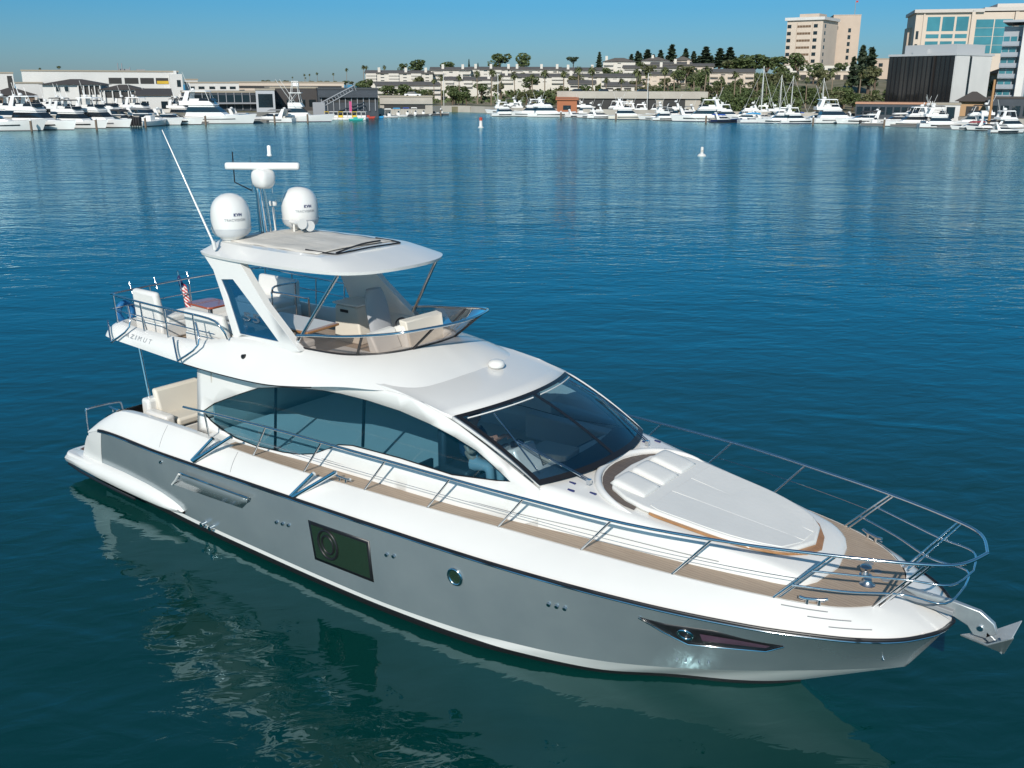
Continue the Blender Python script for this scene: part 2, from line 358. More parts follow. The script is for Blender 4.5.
# white lower band and black bottom
def strp(s, k): return tuple(a+(c-a)*k for a, c in zip(chi(s), whi(s)))
def sfr(s): q = max(0, min(1, (s-.55)/.35)); return .48+.52*q*q*(3-2*q)
bb = MB().mgrid([[chi(s), strp(s, .5*sfr(s)), strp(s, sfr(s))] for s in SS])
bb.build('boot_stripe', WHITE, Y, smooth=50)
bb = MB().mgrid([[strp(s, sfr(s)), (whi(s)[0], whi(s)[1]*.998, whi(s)[2]-.004), (whi(s)[0]-.02, whi(s)[1]*.96, -.05), (whi(s)[0]-.3*s*s*2, whi(s)[1]*.8, -.55), (whi(s)[0]-.5*s*s*2, 0, -.8)] for s in SS])
bb.build('bottom', BLACK, Y, smooth=50)
# rubbing strake: black rubber with a bright steel strip under it
rs = MB()
for sg in (1, -1): rs.tube([(rub(s)[0], (rub(s)[1]-.012)*sg, rub(s)[2]+.010) for s in SS if s > .03], .024, 6)
RS = rs.build('rubbing_strake', RUBBER, Y, smooth=60)
rs = MB()
for sg in (1, -1): rs.tube([(rub(s)[0], (rub(s)[1]-.03)*sg, rub(s)[2]-.018) for s in SS if s > .03], .013, 6)
rs.build('steel_strip', CHROME, RS, smooth=60)
# white topsides over the strake (gunwale)
rows = []
for s in SS:
    a, c = Vector(rub(s)), Vector(top(s)); b_ = Vector((a.x*.5+c.x*.5, a.y*.56+c.y*.44-.015, a.z*.42+c.z*.58+.03*(1-s)))
    if s > .97: b_.x = a.x*.5+c.x*.5
    rows.append([tuple(a*(1-t)**2+b_*2*t*(1-t)+c*t*t) for t in frange(0, 1, 9)])
GROWS = rows
GW = MB().mgrid(rows).build('gunwale', WHITE, Y, smooth=50)
def gun(s, q):                                # a point on the starboard gunwale, q = 0 at the strake, 1 at the deck
    i = min(range(len(SS)), key=lambda k: abs(SS[k]-s)); r_ = GROWS[i]; k = min(int(q*8), 7); f = q*8-k; return tuple(r_[k][j]+(r_[k+1][j]-r_[k][j])*f+(.006 if j == 2 else 0) for j in range(3))
for q, a, c in ((.80, .925, .955), (.55, .932, .962), (.30, .94, .968)):
    for sg in (1, -1):
        MB().tube([(p[0], p[1]*sg, p[2]) for p in (gun(a+(c-a)*u, q) for u in frange(0, 1, 6))], .007, 5).build('grip_strip', GREYP, GW)
for a in (.165, .30):
    for sg in (1, -1): MB().tube([(p[0], p[1]*sg, p[2]-.003) for p in (gun(a, q) for q in frange(.15, .95, 8))], .004, 4).build('panel_seam', GREYP, GW)
# stern quarters, transom, platform, sponsons
AFT = spl([(0, .34, 2.08, .5), (.35, .66, 2.16, .89), (.7, .82, 2.2, 1.05), (1, .95, 2.2, 1.2)])
rows = []
for j in range(NT):
    t = j/(NT-1); a = AFT(t); a = (a[0], -a[1], a[2]); c = hp(.04*t if t > 0 else 0, t); rows.append([tuple(a[k]+(c[k]-a[k])*q-(0.015*math.sin(q*3.14) if k == 1 else 0) for k in range(3)) for q in frange(0, 1, 5)])
rows2 = [[(p[0], p[1]-.004, p[2]) for p in r_] for r_ in rows]
MB().mgrid(rows2).build('stern_quarter', WHITE, Y, smooth=50)
tw = MB()
tp = [(AFT(t)[0]+.02, AFT(t)[1]-.01, AFT(t)[2]) for t in frange(0, 1, 6)]+[(1.51, 2.1, 1.62), (1.9, 2.05, 1.80)]
tw.grid([[(x, y, z) for y in frange(-yy, yy, 7)] for x, yy, z in tp])
tw.build('transom', WHITE, Y, smooth=50)
pl = [(-.1, -2.2), (1.3, -2.25), (1.3, 2.25), (-.1, 2.2), (-.2, 2.12), (-.24, 1.95), (-.24, -1.95), (-.2, -2.12)]
PF = MB().prism(pl, .27, .5).build('swim_platform', WHITE, Y, bevel=.05, seg=3)
MB().prism([(.0, -2.0), (.6, -2.0), (.6, 2.0), (.0, 2.0), (-.08, 1.85), (-.08, -1.85)], .49, .506).build('teak_deck', TEAKD, PF)
sp = MB()
for sg in (1, -1):
    rws = []
    for x, yo, zt, zb in [(-.22, 2.16, .46, .28), (-.16, 2.22, .49, .26), (.5, 2.26, .52, .25), (1.2, 2.30, .55, .24), (2.0, 2.325, .57, .23), (2.8, 2.34, .555, .23), (3.3, 2.34, .52, .23), (3.65, 2.325, .46, .235), (3.85, 2.30, .41, .245), (3.97, 2.265, .34, .27)]:
        sc = [(1.95, zb), (yo-.07, zb), (yo-.02, zb+.04), (yo, (zb+zt)/2), (yo-.03, zt-.08), (yo-.1, zt-.02), (yo-.2, zt+.02), (1.95, zt+.02)]
        rws.append([(x, -y*sg, z) for y, z in sc])
    sp.grid(rws, True)
    n = len(rws[0]); b0 = len(sp.v)-len(rws)*n; sp.f.append(tuple(b0+i for i in range(n))); sp.f.append(tuple(b0+(len(rws)-1)*n+i for i in range(n)))
SPN = sp.build('sponson', WHITE, Y, smooth=45)
st = MB()
for sg in (1, -1): st.tube([(x, -y*sg, z) for x, y, z in [(-.05, 2.2, .27), (.5, 2.27, .25), (1.2, 2.315, .24), (2.0, 2.345, .23), (2.6, 2.362, .23)]], .025, 6)
st.build('rubber_strip', RUBBER, SPN, smooth=60)
hr = MB()
hr.tube([(.9, -2.2, 1.1), (.9, -2.2, 1.58), (.93, -2.12, 1.66), (1.0, -1.6, 1.66), (1.02, -1.5, 1.6), (1.02, -1.48, 1.3)], .022, 8, 3)
hr.build('stern_grab_rail', CHROME, Y, smooth=60)
# cockpit
CK = MB().box(1.75, 4.7, -1.9, 1.9, 1.18, 1.2).build('cockpit_sole', TEAK, Y)
rows = []
for x in frange(1.9, 5.2, 12):
    y, z = TOP(x); rows.append([(x, -y, z), (x, -y+.10, z+.012), (x, -y+.17, z-.03), (x, -y+.2, 1.2)])
MB().mgrid(rows).build('cockpit_coaming', WHITE, Y, smooth=50)
sf = MB().box(1.95, 2.2, -1.62, 1.75, 1.2, 1.95).box(1.95, 2.85, -1.62, 1.75, 1.2, 1.5).box(2.2, 2.9, -1.72, -1.5, 1.2, 1.78)
SF = sf.build('cockpit_sofa', WHITE, Y, bevel=.06, seg=3)
MB().hexa([(2.18, -1.45, 1.6), (2.36, -1.45, 1.6), (2.36, 1.7, 1.6), (2.18, 1.7, 1.6)], [(2.06, -1.45, 2.12), (2.2, -1.45, 2.12), (2.2, 1.7, 2.12), (2.06, 1.7, 2.12)]).build('back_cushion', UPHC, SF, bevel=.05, seg=3)
MB().box(2.34, 2.9, -1.45, 1.7, 1.5, 1.66).build('seat_cushion', UPHC, SF, bevel=.05, seg=3)
MB().box(2.3, 3.6, 1.35, 1.75, 1.2, 1.66).build('side_seat', UPHC, Y, bevel=.05, seg=3)
MB().tube([(2.0, -1.45, 1.85), (1.75, -1.42, 3.1)], .035, 10).build('overhang_post', CHROME, Y, smooth=60)
ct = MB().box(3.05, 3.9, -.75, .45, 1.9, 1.94)
CT = ct.build('cockpit_table', VARN, Y, bevel=.015); MB().tube([(3.45, -.15, 1.2), (3.45, -.15, 1.9)], .06, 10).build('table_leg', CHROME, CT, smooth=60)
# decks
rows = []
for s in [.23+.77*i/60 for i in range(61)]:
    a = top(s); rows.append([(a[0], a[1]*(1-2*k/8), a[2]-.006) for k in range(9)])
MB().grid(rows).build('main_deck', DECKW, Y, smooth=40)
rows = []
for x in frange(5.05, 15.0, 60):
    y0, z0 = TOP(x); yi = INN(x); rows.append([(x, -y0+.03, z0+.002), (x, -yi-.0, z0+.002)])
MB().mgrid(rows).build('side_deck_planks', TEAK, Y, smooth=40)
rows = []
for x in frange(15.0, 15.93, 14):
    y0, z0 = TOP(x); y0 = max(y0-.035, .05); rows.append([(x, y0*q, z0+.002) for q in frange(-1, 1, 7)])
MB().grid(rows).build('foredeck_planks', TEAK, Y, smooth=40)
# deckhouse -----------------------------------------------------------
SB = spl([(4, 1.66), (9, 1.64), (10.5, 1.585), (11.6, 1.46)])
def side(x, z, o=0, sg=-1): return (x, sg*(SB(x)-.10*(z-1.9)+o), z)
GL = [(3.98,2.1),(4.35,2.33),(4.95,2.59),(5.57,2.84),(6.2,2.97),(6.75,3.05),(7.2,3.1),(7.6,3.125),(8.18,3.13),(8.88,3.10),(9.48,3.02),(9.95,2.92),(10.36,2.80),(10.76,2.585),(10.96,2.46),(10.72,2.42),(9.94,2.33),(8.9,2.35),(7.88,2.32),(7.55,2.26),(7.3,2.13),(7.0,1.98),(6.64,1.89),(6.23,1.83),(5.5,1.78),(4.95,1.80),(4.5,1.88),(4.23,1.97)]
GLo = GL
OUT = [(3.86,1.70),(5,1.66),(7,1.7),(9,1.76),(11.3,1.84),(11.44,1.9),(11.42,2.44),(11.0,2.655),(10.5,2.90),(10.0,3.11),(9.7,3.205),(9.3,3.31),(8.9,3.36),(8.2,3.35),(7.6,3.29),(7,3.2),(6.5,3.12),(4.3,3.08),(3.86,3.06)]
for sg, nm in ((-1, 's'), (1, 'p')):
    MB().patch(OUT, lambda x, z: side(x, z, 0, sg), [GL], .3).build('deckhouse_side', WHITE, Y, smooth=50, solid=.04, off=0)
    sw = MB().patch(GL, lambda x, z: side(x, z, -.012, sg), [], .3).build('side_window', GLSIDE, Y, smooth=50)
    fr = MB()
    fr.tube([side(x, z, -.004, sg) for x, z in GL]+[side(*GL[0], -.004, sg)], .016, 6)
    fr.build('window_seal', RUBBER, sw, smooth=60)
    for xx, za, zc in ((5.95, 1.82, 2.9), (8.05, 2.34, 3.11)):
        MB().slab([side(xx, za, -.02, sg), side(xx+.05, za, -.02, sg), side(xx+.05, zc, -.02, sg), side(xx, zc, -.02, sg)], (0, -.02*sg, 0)).build('window_mullion', RUBBER, sw)
def wtop(y): q = y/1.43; return Vector((10.2-.33*q*q, y, 3.27-.07*q*q))
def wbot(y): q = y/1.43; return Vector((11.80-.39*abs(q)**2.2, y*1.0, 2.56-.06*q*q))
def wsc(y, v, o=0):
    a, c = wtop(y), wbot(y); p = a.lerp(c, v); p += Vector((.42, 0, .9))*(.05*4*v*(1-v)+o); return tuple(p)
# pillars and roof
rows = []
for v in frange(0, 1, 10):
    e = Vector(wsc(-1.43, v)); xs = e.x; zs = e.z-.035; s_ = Vector(side(xs, zs)); m = (e+s_)/2+Vector((0, -.02, .02)); rows.append([tuple(s_), tuple(m), tuple(e)])
MB().mgrid(rows).build('windscreen_pillar', WHITE, Y, smooth=50, solid=.02, off=-1)
rows = []
for u in frange(0, 1, 8):
    r_ = []
    for y in frange(-1.43, 1.43, 21):
        a = Vector((8.3, y, 3.47-.03*(y/1.43)**2)); c = wtop(y); p = a.lerp(c, u); p.z += .02*math.sin(u*3.14); r_.append(tuple(p))
    e = r_[0]; sd_ = Vector(side(e[0], min(3.355, e[2]-.035)))
    m = (Vector(e)+sd_)/2+Vector((0, -.02, .02)); m2 = Vector((m.x, -m.y, m.z)); sp2 = Vector((sd_.x, -sd_.y, sd_.z))
    rows.append([tuple(sd_), tuple(m)]+r_+[tuple(m2), tuple(sp2)])
ROOF = MB().grid(rows).build('coach_roof', WHITE, Y, smooth=50, solid=.04)
gd = MB().lathe([(.115, 0), (.135, .02), (.14, .06), (.12, .1), (.06, .125), (.0, .13)], (9.2, .42, 3.4), 20)
gd.build('gps_dome', WHITE, Y, smooth=50)
# windscreen
WS = MB().grid([[wsc(y, v) for v in frange(0, 1, 9)] for y in frange(-1.43, 1.43, 25)]).build('windscreen', GLWIND, Y, smooth=60)
fr = MB()
for (ya, yb) in ((-1.43, 1.43),):
    for v0, v1 in ((0, .045), (.945, 1)): fr.grid([[wsc(y, v0, .006), wsc(y, v1, .006)] for y in frange(ya, yb, 25)])
    for y0, y1 in ((-1.43, -1.37), (1.37, 1.43), (-.035, .035)): fr.grid([[wsc(y, v, .006) for y in (y0, y1)] for v in frange(0, 1, 9)])
fr.build('screen_border', RUBBER, WS, smooth=60, rec=False)
vs = MB()
for ya, yb in ((-1.33, -.1), (.1, 1.3)): vs.tube([Vector(wsc(y, .075, .004)) for y in frange(ya, yb, 9)], .011, 6)
vs.build('screen_top_strip', UPH, WS, smooth=60)  # thin white strips laid on the outer glass near its top edge
for pts in ([wsc(-.92, 1.015, .03), wsc(-1.0, .6, .03), wsc(-1.12, .3, .03)], [wsc(-1.02, 1.015, .03), wsc(-1.18, .62, .03), wsc(-1.2, .22, .03)], [wsc(1.12, 1.01, .03), wsc(1.13, .55, .03), wsc(1.1, .15, .03)]): pass
def wiper(b0, arm, bl):
    w = MB().tube([b0, wsc(*arm, .03)], .011, 6); w.tube([(b0[0]+.02, b0[1]+.03, b0[2]), wsc(arm[0]+.03, arm[1], .035)], .008, 6)
    w.tube([wsc(*bl[0], .022), wsc(*arm, .026), wsc(*bl[1], .022)], .012, 6); w.box(b0[0]-.03, b0[0]+.03, b0[1]-.03, b0[1]+.03, b0[2]-.05, b0[2]+.02)
    w.build('wiper', CHROME, Y, smooth=50)
wiper((11.9, -.92, 2.53), (-1.17, .50), ((-1.3, .85), (-.98, .12)))
wiper((11.78, .93, 2.53), (1.2, .42), ((1.3, .8), (1.1, .1)))
# foredeck trunk -------------------------------------------------------
ZT = spl([(10.9, 2.42), (11.4, 2.48), (12, 2.42), (13, 2.29), (14, 2.17), (14.7, 2.07), (15.0, 1.97), (15.18, 1.86)])
rows = []
for x in frange(10.95, 15.18, 52):
    yi = INN(x); z0 = TOP(x)[1]-.02; z1 = ZT(x); k = min(1, yi/1.2)
    prof = [(yi, z0), (yi-.02*k, z0+(z1-z0)*.55), (yi-.055*k, z0+(z1-z0)*.86), (yi-.11*k, z1-.008), (yi-.2*k, z1+.004), (yi*.62, z1+.014), (yi*.3, z1+.022), (0, z1+.025)]
    rows.append([(x, -y, z) for y, z in prof])
TRUNK = MB().mgrid(rows).build('foredeck_trunk', WHITE, Y, smooth=50)
hd = MB()
for x, y in ((12.06, 1.06), (11.69, 1.02), (11.80, 1.22)):
    for sg in (1, -1): hd.tube([(x-.05, y*sg, ZT(x)+.012), (x+.05, y*sg, ZT(x)+.012)], .018, 6)
hd.build('deck_socket', NAVY, TRUNK, smooth=60)
ln = MB()
for sg in (1, -1): ln.tube([(x, sg*(INN(x)-.004), TOP(x)[1]+.13) for x in frange(7.2, 14.0, 30)], .006, 4)
ln.build('moulding_line', GREYP, TRUNK, smooth=60)
# sun pad
def padz(x): return ZT(x)+.02
PADO = spl([(12.3, .98), (12.8, .98), (13.4, .93), (14.0, .85), (14.5, .66), (14.75, .42), (14.85, 0)])
def pad(name, loop, z0, z1, m, bev, par):
    b_ = MB(); n = len(loop); b_.add([(x, y, padz(x)+z0) for x, y in loop]+[(x, y, padz(x)+z1) for x, y in loop], [tuple(range(n-1, -1, -1)), tuple(range(n, 2*n))]+[(i, (i+1) % n, n+(i+1) % n, n+i) for i in range(n)])
    return b_.build(name, m, par, bevel=bev, seg=3)
# recess round the head of the pad: teak strip, its shade put into the colour
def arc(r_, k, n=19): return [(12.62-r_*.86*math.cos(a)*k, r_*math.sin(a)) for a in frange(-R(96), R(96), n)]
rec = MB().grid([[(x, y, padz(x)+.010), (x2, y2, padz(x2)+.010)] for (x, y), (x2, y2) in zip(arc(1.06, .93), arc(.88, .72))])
rec.build('recess_planks', planks('teak with recess shade', (.15, .12, .10), (.11, .09, .08), (.04, .035, .03), .05), Y, smooth=60)
am_ = arc(1.12, .95); mo = MB().tube([(x, y, padz(x)+.02-.05*(abs(i-9)/9)**6) for i, (x, y) in enumerate(am_)], [.055*(1-.75*(abs(i-9)/9)**4) for i in range(19)], 10, 2)
mo.build('recess_moulding', WHITE, Y, smooth=60)
lp = [(12.2, -.80), (12.5, -.94)]+[(x, -PADO(x)) for x in frange(12.8, 14.85, 14)]+[(x, PADO(x)) for x in frange(14.75, 12.8, 13)]+[(12.5, .94), (12.2, .80), (12.06, .5), (12.02, 0), (12.06, -.5)]
tr_ = [(12.5, -1.0)]+[(x, -PADO(x)-.05) for x in frange(12.8, 14.7, 10)]+[(14.85, -.3), (14.93, 0), (14.85, .3)]+[(x, PADO(x)+.05) for x in frange(14.7, 12.8, 10)]+[(12.5, 1.0)]
PAD = pad('sunpad', lp, .0, .075, UPH, .03, Y)
pad('teak_rim', [(12.9, -1.0)]+[(x, -PADO(x)-.045) for x in frange(13.0, 14.7, 10)]+[(14.86, -.3), (14.94, 0), (14.86, .3)]+[(x, PADO(x)+.045) for x in frange(14.7, 13.0, 10)]+[(12.9, 1.0)], .0, .03, VARN, .008, PAD)
for loop in ([(12.86, -.88)]+[(x, -PADO(x)+.05) for x in frange(13.0, 14.6, 9)]+[(14.74, -.2), (14.74, -.146), (12.86, -.278)], [(12.86, -.27), (14.74, -.14), (14.74, .17), (12.86, .30)], [(12.86, .308), (14.74, .176), (14.72, .24)]+[(x, PADO(x)-.05) for x in frange(14.6, 13.0, 9)]+[(12.86, .88)]):
    pad('pad_panel', loop, .068, .082, UPH, .008, PAD)
for yc in (-.52, .02, .56):
    hx = MB(); x0, x1, hw = 12.13, 12.70, .245
    rows = []
    for i in range(13):
        u = -1+2*i/12; r_ = []
        for j in range(13):
            v = -1+2*j/12; e = max(0, 1-u**4)*max(0, 1-v**4); x = (x0+x1)/2+u*(x1-x0)/2*(1-.04*v*v); y = yc+v*hw*(1-.05*u*u)
            r_.append((x, y, padz(x)+.078+.062*e**.32*(1-.35*u)))
        rows.append(r_)
    hx.grid(rows); hx.build('headrest_pillow', UPH, PAD, smooth=80, solid=.05)
# ------------------------------------------------------------------ hull fittings
def hpatch(loop, o, m, name, par, solid=0, step=.2): return MB().patch(loop, lambda x, z: hull_at(x, z, o), [], step).build(name, m, par, smooth=50, solid=solid)
WIN = [(7.612, 1.238), (8.962, 1.278), (8.951, .557), (7.64, .536)]
def shrink(lp, k):
    cx = sum(p[0] for p in lp)/len(lp); cz = sum(p[1] for p in lp)/len(lp); return [(cx+(x-cx)*(1-k/abs(x-cx) if abs(x-cx) > 1e-6 else 1), cz+(z-cz)*(1-k/abs(z-cz) if abs(z-cz) > 1e-6 else 1)) for x, z in lp]
def mirrored(o_):                                             # the same fitting on the port side
    me = o_.data.copy(); me.transform(Matrix.Diagonal((1, -1, 1, 1))); me.flip_normals(); d = o_.copy(); d.data = me; COL.objects.link(d); d.parent = o_.parent; return d
for side_ in (0,):
    hw = hpatch(WIN, .012, RUBBER, 'hull_window', Y, .02)
    g1 = hpatch(shrink(WIN, .055), .016, GLHULL, 'pane', hw)
    c = hull_at(8.03, .93, .03)
    rg = MB(); rg.tube([hull_at(8.03+.21*math.cos(a), .93+.25*math.sin(a), .022) for a in frange(0, 2*math.pi, 25)], .022, 8)
    rg.tube([hull_at(8.03+.13*math.cos(a), .93+.16*math.sin(a), .022) for a in frange(0, 2*math.pi, 25)], .018, 8)
    r1 = rg.build('opening_port', RUBBER, hw, smooth=60)
    h2 = mirrored(hw)
    for q in (g1, r1): d = mirrored(q); d.parent = h2
    ph = MB().tube([hull_at(10.585+.115*math.cos(a), 1.185+.125*math.sin(a), .012) for a in frange(0, 2*math.pi, 21)], .022, 8).build('porthole', CHROME, HULL, smooth=60); 
    pd = MB().patch([(10.585+.11*math.cos(a), 1.185+.12*math.sin(a)) for a in frange(0, 2*math.pi, 21)[:-1]], lambda x, z: hull_at(x, z, .008)).build('porthole_glass', GLHULL, HULL, smooth=60)
    mirrored(ph); mirrored(pd)
    BOW = [(13.33, 1.36), (13.668, 1.33), (14.229, 1.37), (14.978, 1.225), (14.752, 1.068), (13.867, 1.006)]
    bw = hpatch(BOW, .010, RUBBER, 'bow_window', Y, .02, .12)
    bt = MB().tube([hull_at(x, z, .016) for x, z in [(13.33, 1.36), (13.6, 1.175), (13.867, 1.0), (14.3, 1.035), (14.76, 1.062), (14.99, 1.225)]], .012, 6).build('steel_edge', CHROME, bw, smooth=60)
    b3 = hpatch([(14.06, 1.27), (14.42, 1.265), (14.84, 1.215), (14.78, 1.15), (14.06, 1.125)], .018, glass('plum glass', (.2, .14, .18), .8, (.13, .07, .105)), 'pane', bw, 0, .1)
    b4 = MB().tube([hull_at(13.88+.085*math.cos(a), 1.21+.085*math.sin(a), .022) for a in frange(0, 2*math.pi, 17)], .02, 8).build('opening_port', CHROME, bw, smooth=60)
    b2 = mirrored(bw)
    for q in (bt, b3, b4): d = mirrored(q); d.parent = b2
    VT = [(3.836, .847), (4.305, 1.218), (6.214, 1.254), (5.883, .954)]
    vp = hpatch(shrink(VT, .02), -.02, SILVER, 'vent_panel', Y, 0, .2)
    rows = []
    lo = [Vector(hull_at(3.84+2.05*q, .85+.1*q, .004)) for q in frange(0, 1, 12)]; hi = [Vector(hull_at(4.3+1.91*q, 1.2+.035*q, .10)) for q in frange(0, 1, 12)]
    v1 = MB().grid([[tuple(a), tuple(a.lerp(c, .5)+Vector((0, .045, 0))), tuple(c)] for a, c in zip(lo, hi)]).build('vent_scoop', SILVER, vp, smooth=50, solid=.015)
    v2 = MB().tube([hull_at(4.24, 1.19, .05)]+[hull_at(4.3+1.92*q, 1.235+.035*q, .085) for q in frange(0, 1, 12)], .017, 6).build('steel_edge', CHROME, vp, smooth=60)
    v3 = MB().tube([hull_at(3.84, .85, .02), hull_at(4.07, 1.02, .055), hull_at(4.3, 1.215, .10)], .02, 6).build('scoop_end', WHITE, vp, smooth=60)
    vb = mirrored(vp)
    for q in (v1, v2, v3): d = mirrored(q); d.parent = vb
def drains(pts, r_, m=CHROME):
    for x, z in pts:
        o_ = MB(); p = Vector(hull_at(x, z, 0)); q = Vector(hull_at(x, z, .03)); o_.tube([p, q], [r_, r_*.8], 10); mirrored(o_.build('drain', m, HULL, smooth=50))
drains([(6.794, .959), (6.949, .977), (7.101, .996), (9.304, 1.153), (9.445, 1.172), (12.078, 1.192), (12.195, 1.195), (12.311, 1.197), (3.594, 1.232)], .035)
drains([(13.66, .62), (13.76, .61), (13.92, .62), (14.03, .63), (15.95, .98)], .016)
ex = MB()
for x in (4.62, 4.86): ex.tube([(x, -2.2, .27), (x, -2.33, .26)], [.05, .045], 12)
ex.build('exhaust_outlet', CHROME, HULL, smooth=50)
gr_ = MB()
for x0, x1, y in ((15.05, 15.52, 1.36), (15.2, 15.68, 1.2), (15.36, 15.8, 1.02)): pass
# deck cleats
def cleat(x, y, z, a=0, rz=0):
    c_ = MB(); h = .07
    q = lambda u, v, w: (x+u*math.cos(rz)-v*math.sin(rz), y+u*math.sin(rz)+v*math.cos(rz), z+w)
    c_.tube([q(-.17, 0, h+.02), q(-.1, 0, h), q(.1, 0, h), q(.17, 0, h+.02)], .02, 8)
    for u in (-.07, .07): c_.tube([q(u, 0, 0), q(u, 0, h)], .022, 8)
    c_.tube([q(-.14, .06, .012), q(.14, .06, .012)], .012, 6); c_.build('cleat', CHROME, Y, smooth=60)
for sg in (1, -1):
    cleat(15.25, -1.10*sg, TOP(15.25)[1], rz=.45*sg); cleat(8.0, -1.96*sg, TOP(8)[1]); cleat(1.62, -2.0*sg, 1.68, rz=0)
# windlass and bow gear
wl = MB().lathe([(.09, 0), (.09, .02), (.05, .035), (.04, .07), (.07, .11), (.075, .14), (.055, .16), (0, .165)], (15.5, .06, 1.80), 18)
BRUSH = mat('brushed steel', (.5, .51, .52), .32, metal=1)
WLS = wl.build('windlass', BRUSH, Y, smooth=50)
MB().lathe([(.09, 0), (.1, .02), (.06, .05), (.05, .09), (.0, .1)], (15.6, -.16, 1.80), 14).build('chain_gypsy', BRUSH, WLS, smooth=50)
fc = MB()
for x, y in ((15.45, .38), (15.6, .25), (15.74, .12)): fc.lathe([(.055, 0), (.055, .012), (.04, .014), (0, .014)], (x, y, TOP(x)[1]+.003), 14)
fc.build('filler_cap', GREYP, Y, smooth=50)
# anchor on its bow roller
rl = MB().slab([(16.0, -.13, 1.805), (16.62, -.1, 1.76), (16.62, .1, 1.76), (16.0, .13, 1.805)], (0, 0, -.06))
rl.build('bow_roller', GREYP, Y, bevel=.01)
GALV = mat('galvanised steel', (.55, .58, .58), .32, metal=.7, noise=(9, (.46, .49, .5), .3, .7))
sk = MB()
def plate(poly, th):
    sk.slab([(x, -th/2, z) for x, z in poly], (0, th, 0))
plate([(16.0, 1.86), (16.6, 1.86), (16.9, 1.83), (17.07, 1.72), (17.12, 1.6), (17.0, 1.5), (16.86, 1.5), (16.78, 1.6), (16.62, 1.66), (16.0, 1.83)], .07)
ANC = sk.build('anchor', GALV, Y, bevel=.012)
fl = MB()
tip = (16.72, 0, 1.42); hl = (17.22, 0, 1.36)
for sg in (1, -1):
    fl.slab([tip, (17.05, -.2*sg, 1.50), (17.32, -.24*sg, 1.72), hl], (0, 0, .025))
fl.slab([(17.0, -.035, 1.5), (17.2, -.035, 1.36), (17.2, .035, 1.36), (17.0, .035, 1.5)], (0, 0, .1))
fl.build('fluke', GALV, ANC, bevel=.006)
MB().tube([(16.93, -.06, 1.62), (16.93, .06, 1.62)], .035, 10).build('pivot_pin', CHROME, ANC, smooth=50)
# ------------------------------------------------------------------ deck rails
def rail_side(sg, pn):
    pts = [(4.1, 2.1, 2.33), (4.4, 2.11, 2.35), (5.0, 2.11, 2.39), (6.7, 2.08, 2.45), (9.05, 2.0, 2.47), (11.1, 1.93, 2.49), (13.0, 1.76, 2.5), (14.4, 1.44, 2.52), (15.36, 1.14, 2.55), (16.22, .8, 2.57), (16.68, .5, 2.58), (16.87, .0, 2.58)]
    t_ = MB().tube([(x, -y*sg, z) for x, y, z in pts], .022, 8, 5)
    rl_ = t_.build('pulpit_rail', CHROME, Y, smooth=60)
    RY = spl([(x, y, z) for x, y, z in pts[1:]])
    for xb in (4.62, 5.85, 7.15, 8.50, 9.74, 10.99, 12.3, 13.58, 14.82, 15.83):
        ln_ = .5 if xb > 5 else .1; yb, zb = TOP(xb); yb -= .02
        if xb > 15: yb = .62; ln_ = .55
        if 14 < xb < 15: ln_ = .6
        xt = xb+ln_; yt, zt = RY(xt); MB().tube([(xb, -yb*sg, zb), (xt, -yt*sg, zt)], .016, 8).build('stanchion', CHROME, rl_, smooth=60)
        if xb > 14: MB().tube([(xb+.06, -(yb-.05)*sg, zb), (xt+.05, -(yt-.02)*sg, zt)], .014, 8).build('stanchion', CHROME, rl_, smooth=60)
    for h_, z in ((.33, 0), (.66, 0)):
        q = [(14.82+.6*h_, h_), (15.5+.3*h_, h_), (16.05+.2*h_, h_), (16.55+.12*h_, h_)]
        mr = []
        for x, k in q:
            yt, zt = RY(x); yb, zb = TOP(min(x, 15.9)); yb = max(yb, .22); mr.append((x, -(yb+(yt-yb)*k)*sg, zb+(zt-zb)*k))
        mr.append((16.62+.2*h_, 0, 1.85+.7*h_)); MB().tube(mr, .014, 8, 5).build('middle_bar', CHROME, rl_, smooth=60)
    wr = []
    for x in frange(5.0, 15.1, 30):
        yt, zt = RY(x); yb, zb = TOP(x-.25); wr.append((x, -(yb+yt)/2*sg, (zb+zt)/2))
    MB().tube(wr, .005, 5).build('wire', CHROME, rl_, smooth=60)
    return rl_
rail_side(1, 's'); rail_side(-1, 'p')
# fender hangers on the starboard deck edge
for x in (4.62, 7.2):
    MB().tube([(x+.36, -2.16, 1.95), (x, -2.38, 1.52), (x+.05, -2.385, 1.52), (x+.80, -2.1, 2.06)], .036, 8).build('fender_hanger', CHROME, Y, smooth=50)
# ------------------------------------------------------------------ flybridge
LO = spl([(0, 1.40, 0, 3.2), (.10, 1.42, 1.2, 3.2), (.16, 1.46, 1.85, 3.2), (.2, 1.62, 1.95, 3.19), (.3, 2.5, 1.96, 3.15), (.4, 4.0, 1.96, 3.09), (.5, 5.2, 1.95, 3.08), (.58, 6.2, 1.92, 3.11), (.66, 7.0, 1.84, 3.20), (.74, 7.8, 1.70, 3.31), (.82, 8.55, 1.52, 3.35), (.88, 8.95, 1.2, 3.36), (.94, 9.12, .7, 3.355), (1, 9.18, 0, 3.35)])
UPR = spl([(0, 1.55, 0, 3.44), (.10, 1.57, 1.2, 3.44), (.16, 1.62, 1.66, 3.45), (.2, 1.78, 1.78, 3.45), (.3, 2.5, 1.80, 3.42), (.4, 3.8, 1.74, 3.43), (.45, 4.5, 1.66, 3.52), (.5, 5.0, 1.58, 3.62), (.58, 6.0, 1.46, 3.67), (.66, 6.7, 1.37, 3.65), (.74, 7.35, 1.22, 3.64), (.82, 7.85, .98, 3.68), (.88, 8.13, .7, 3.72), (.94, 8.27, .38, 3.75), (1, 8.32, 0, 3.76)])
TT = frange(0, 1, 81)
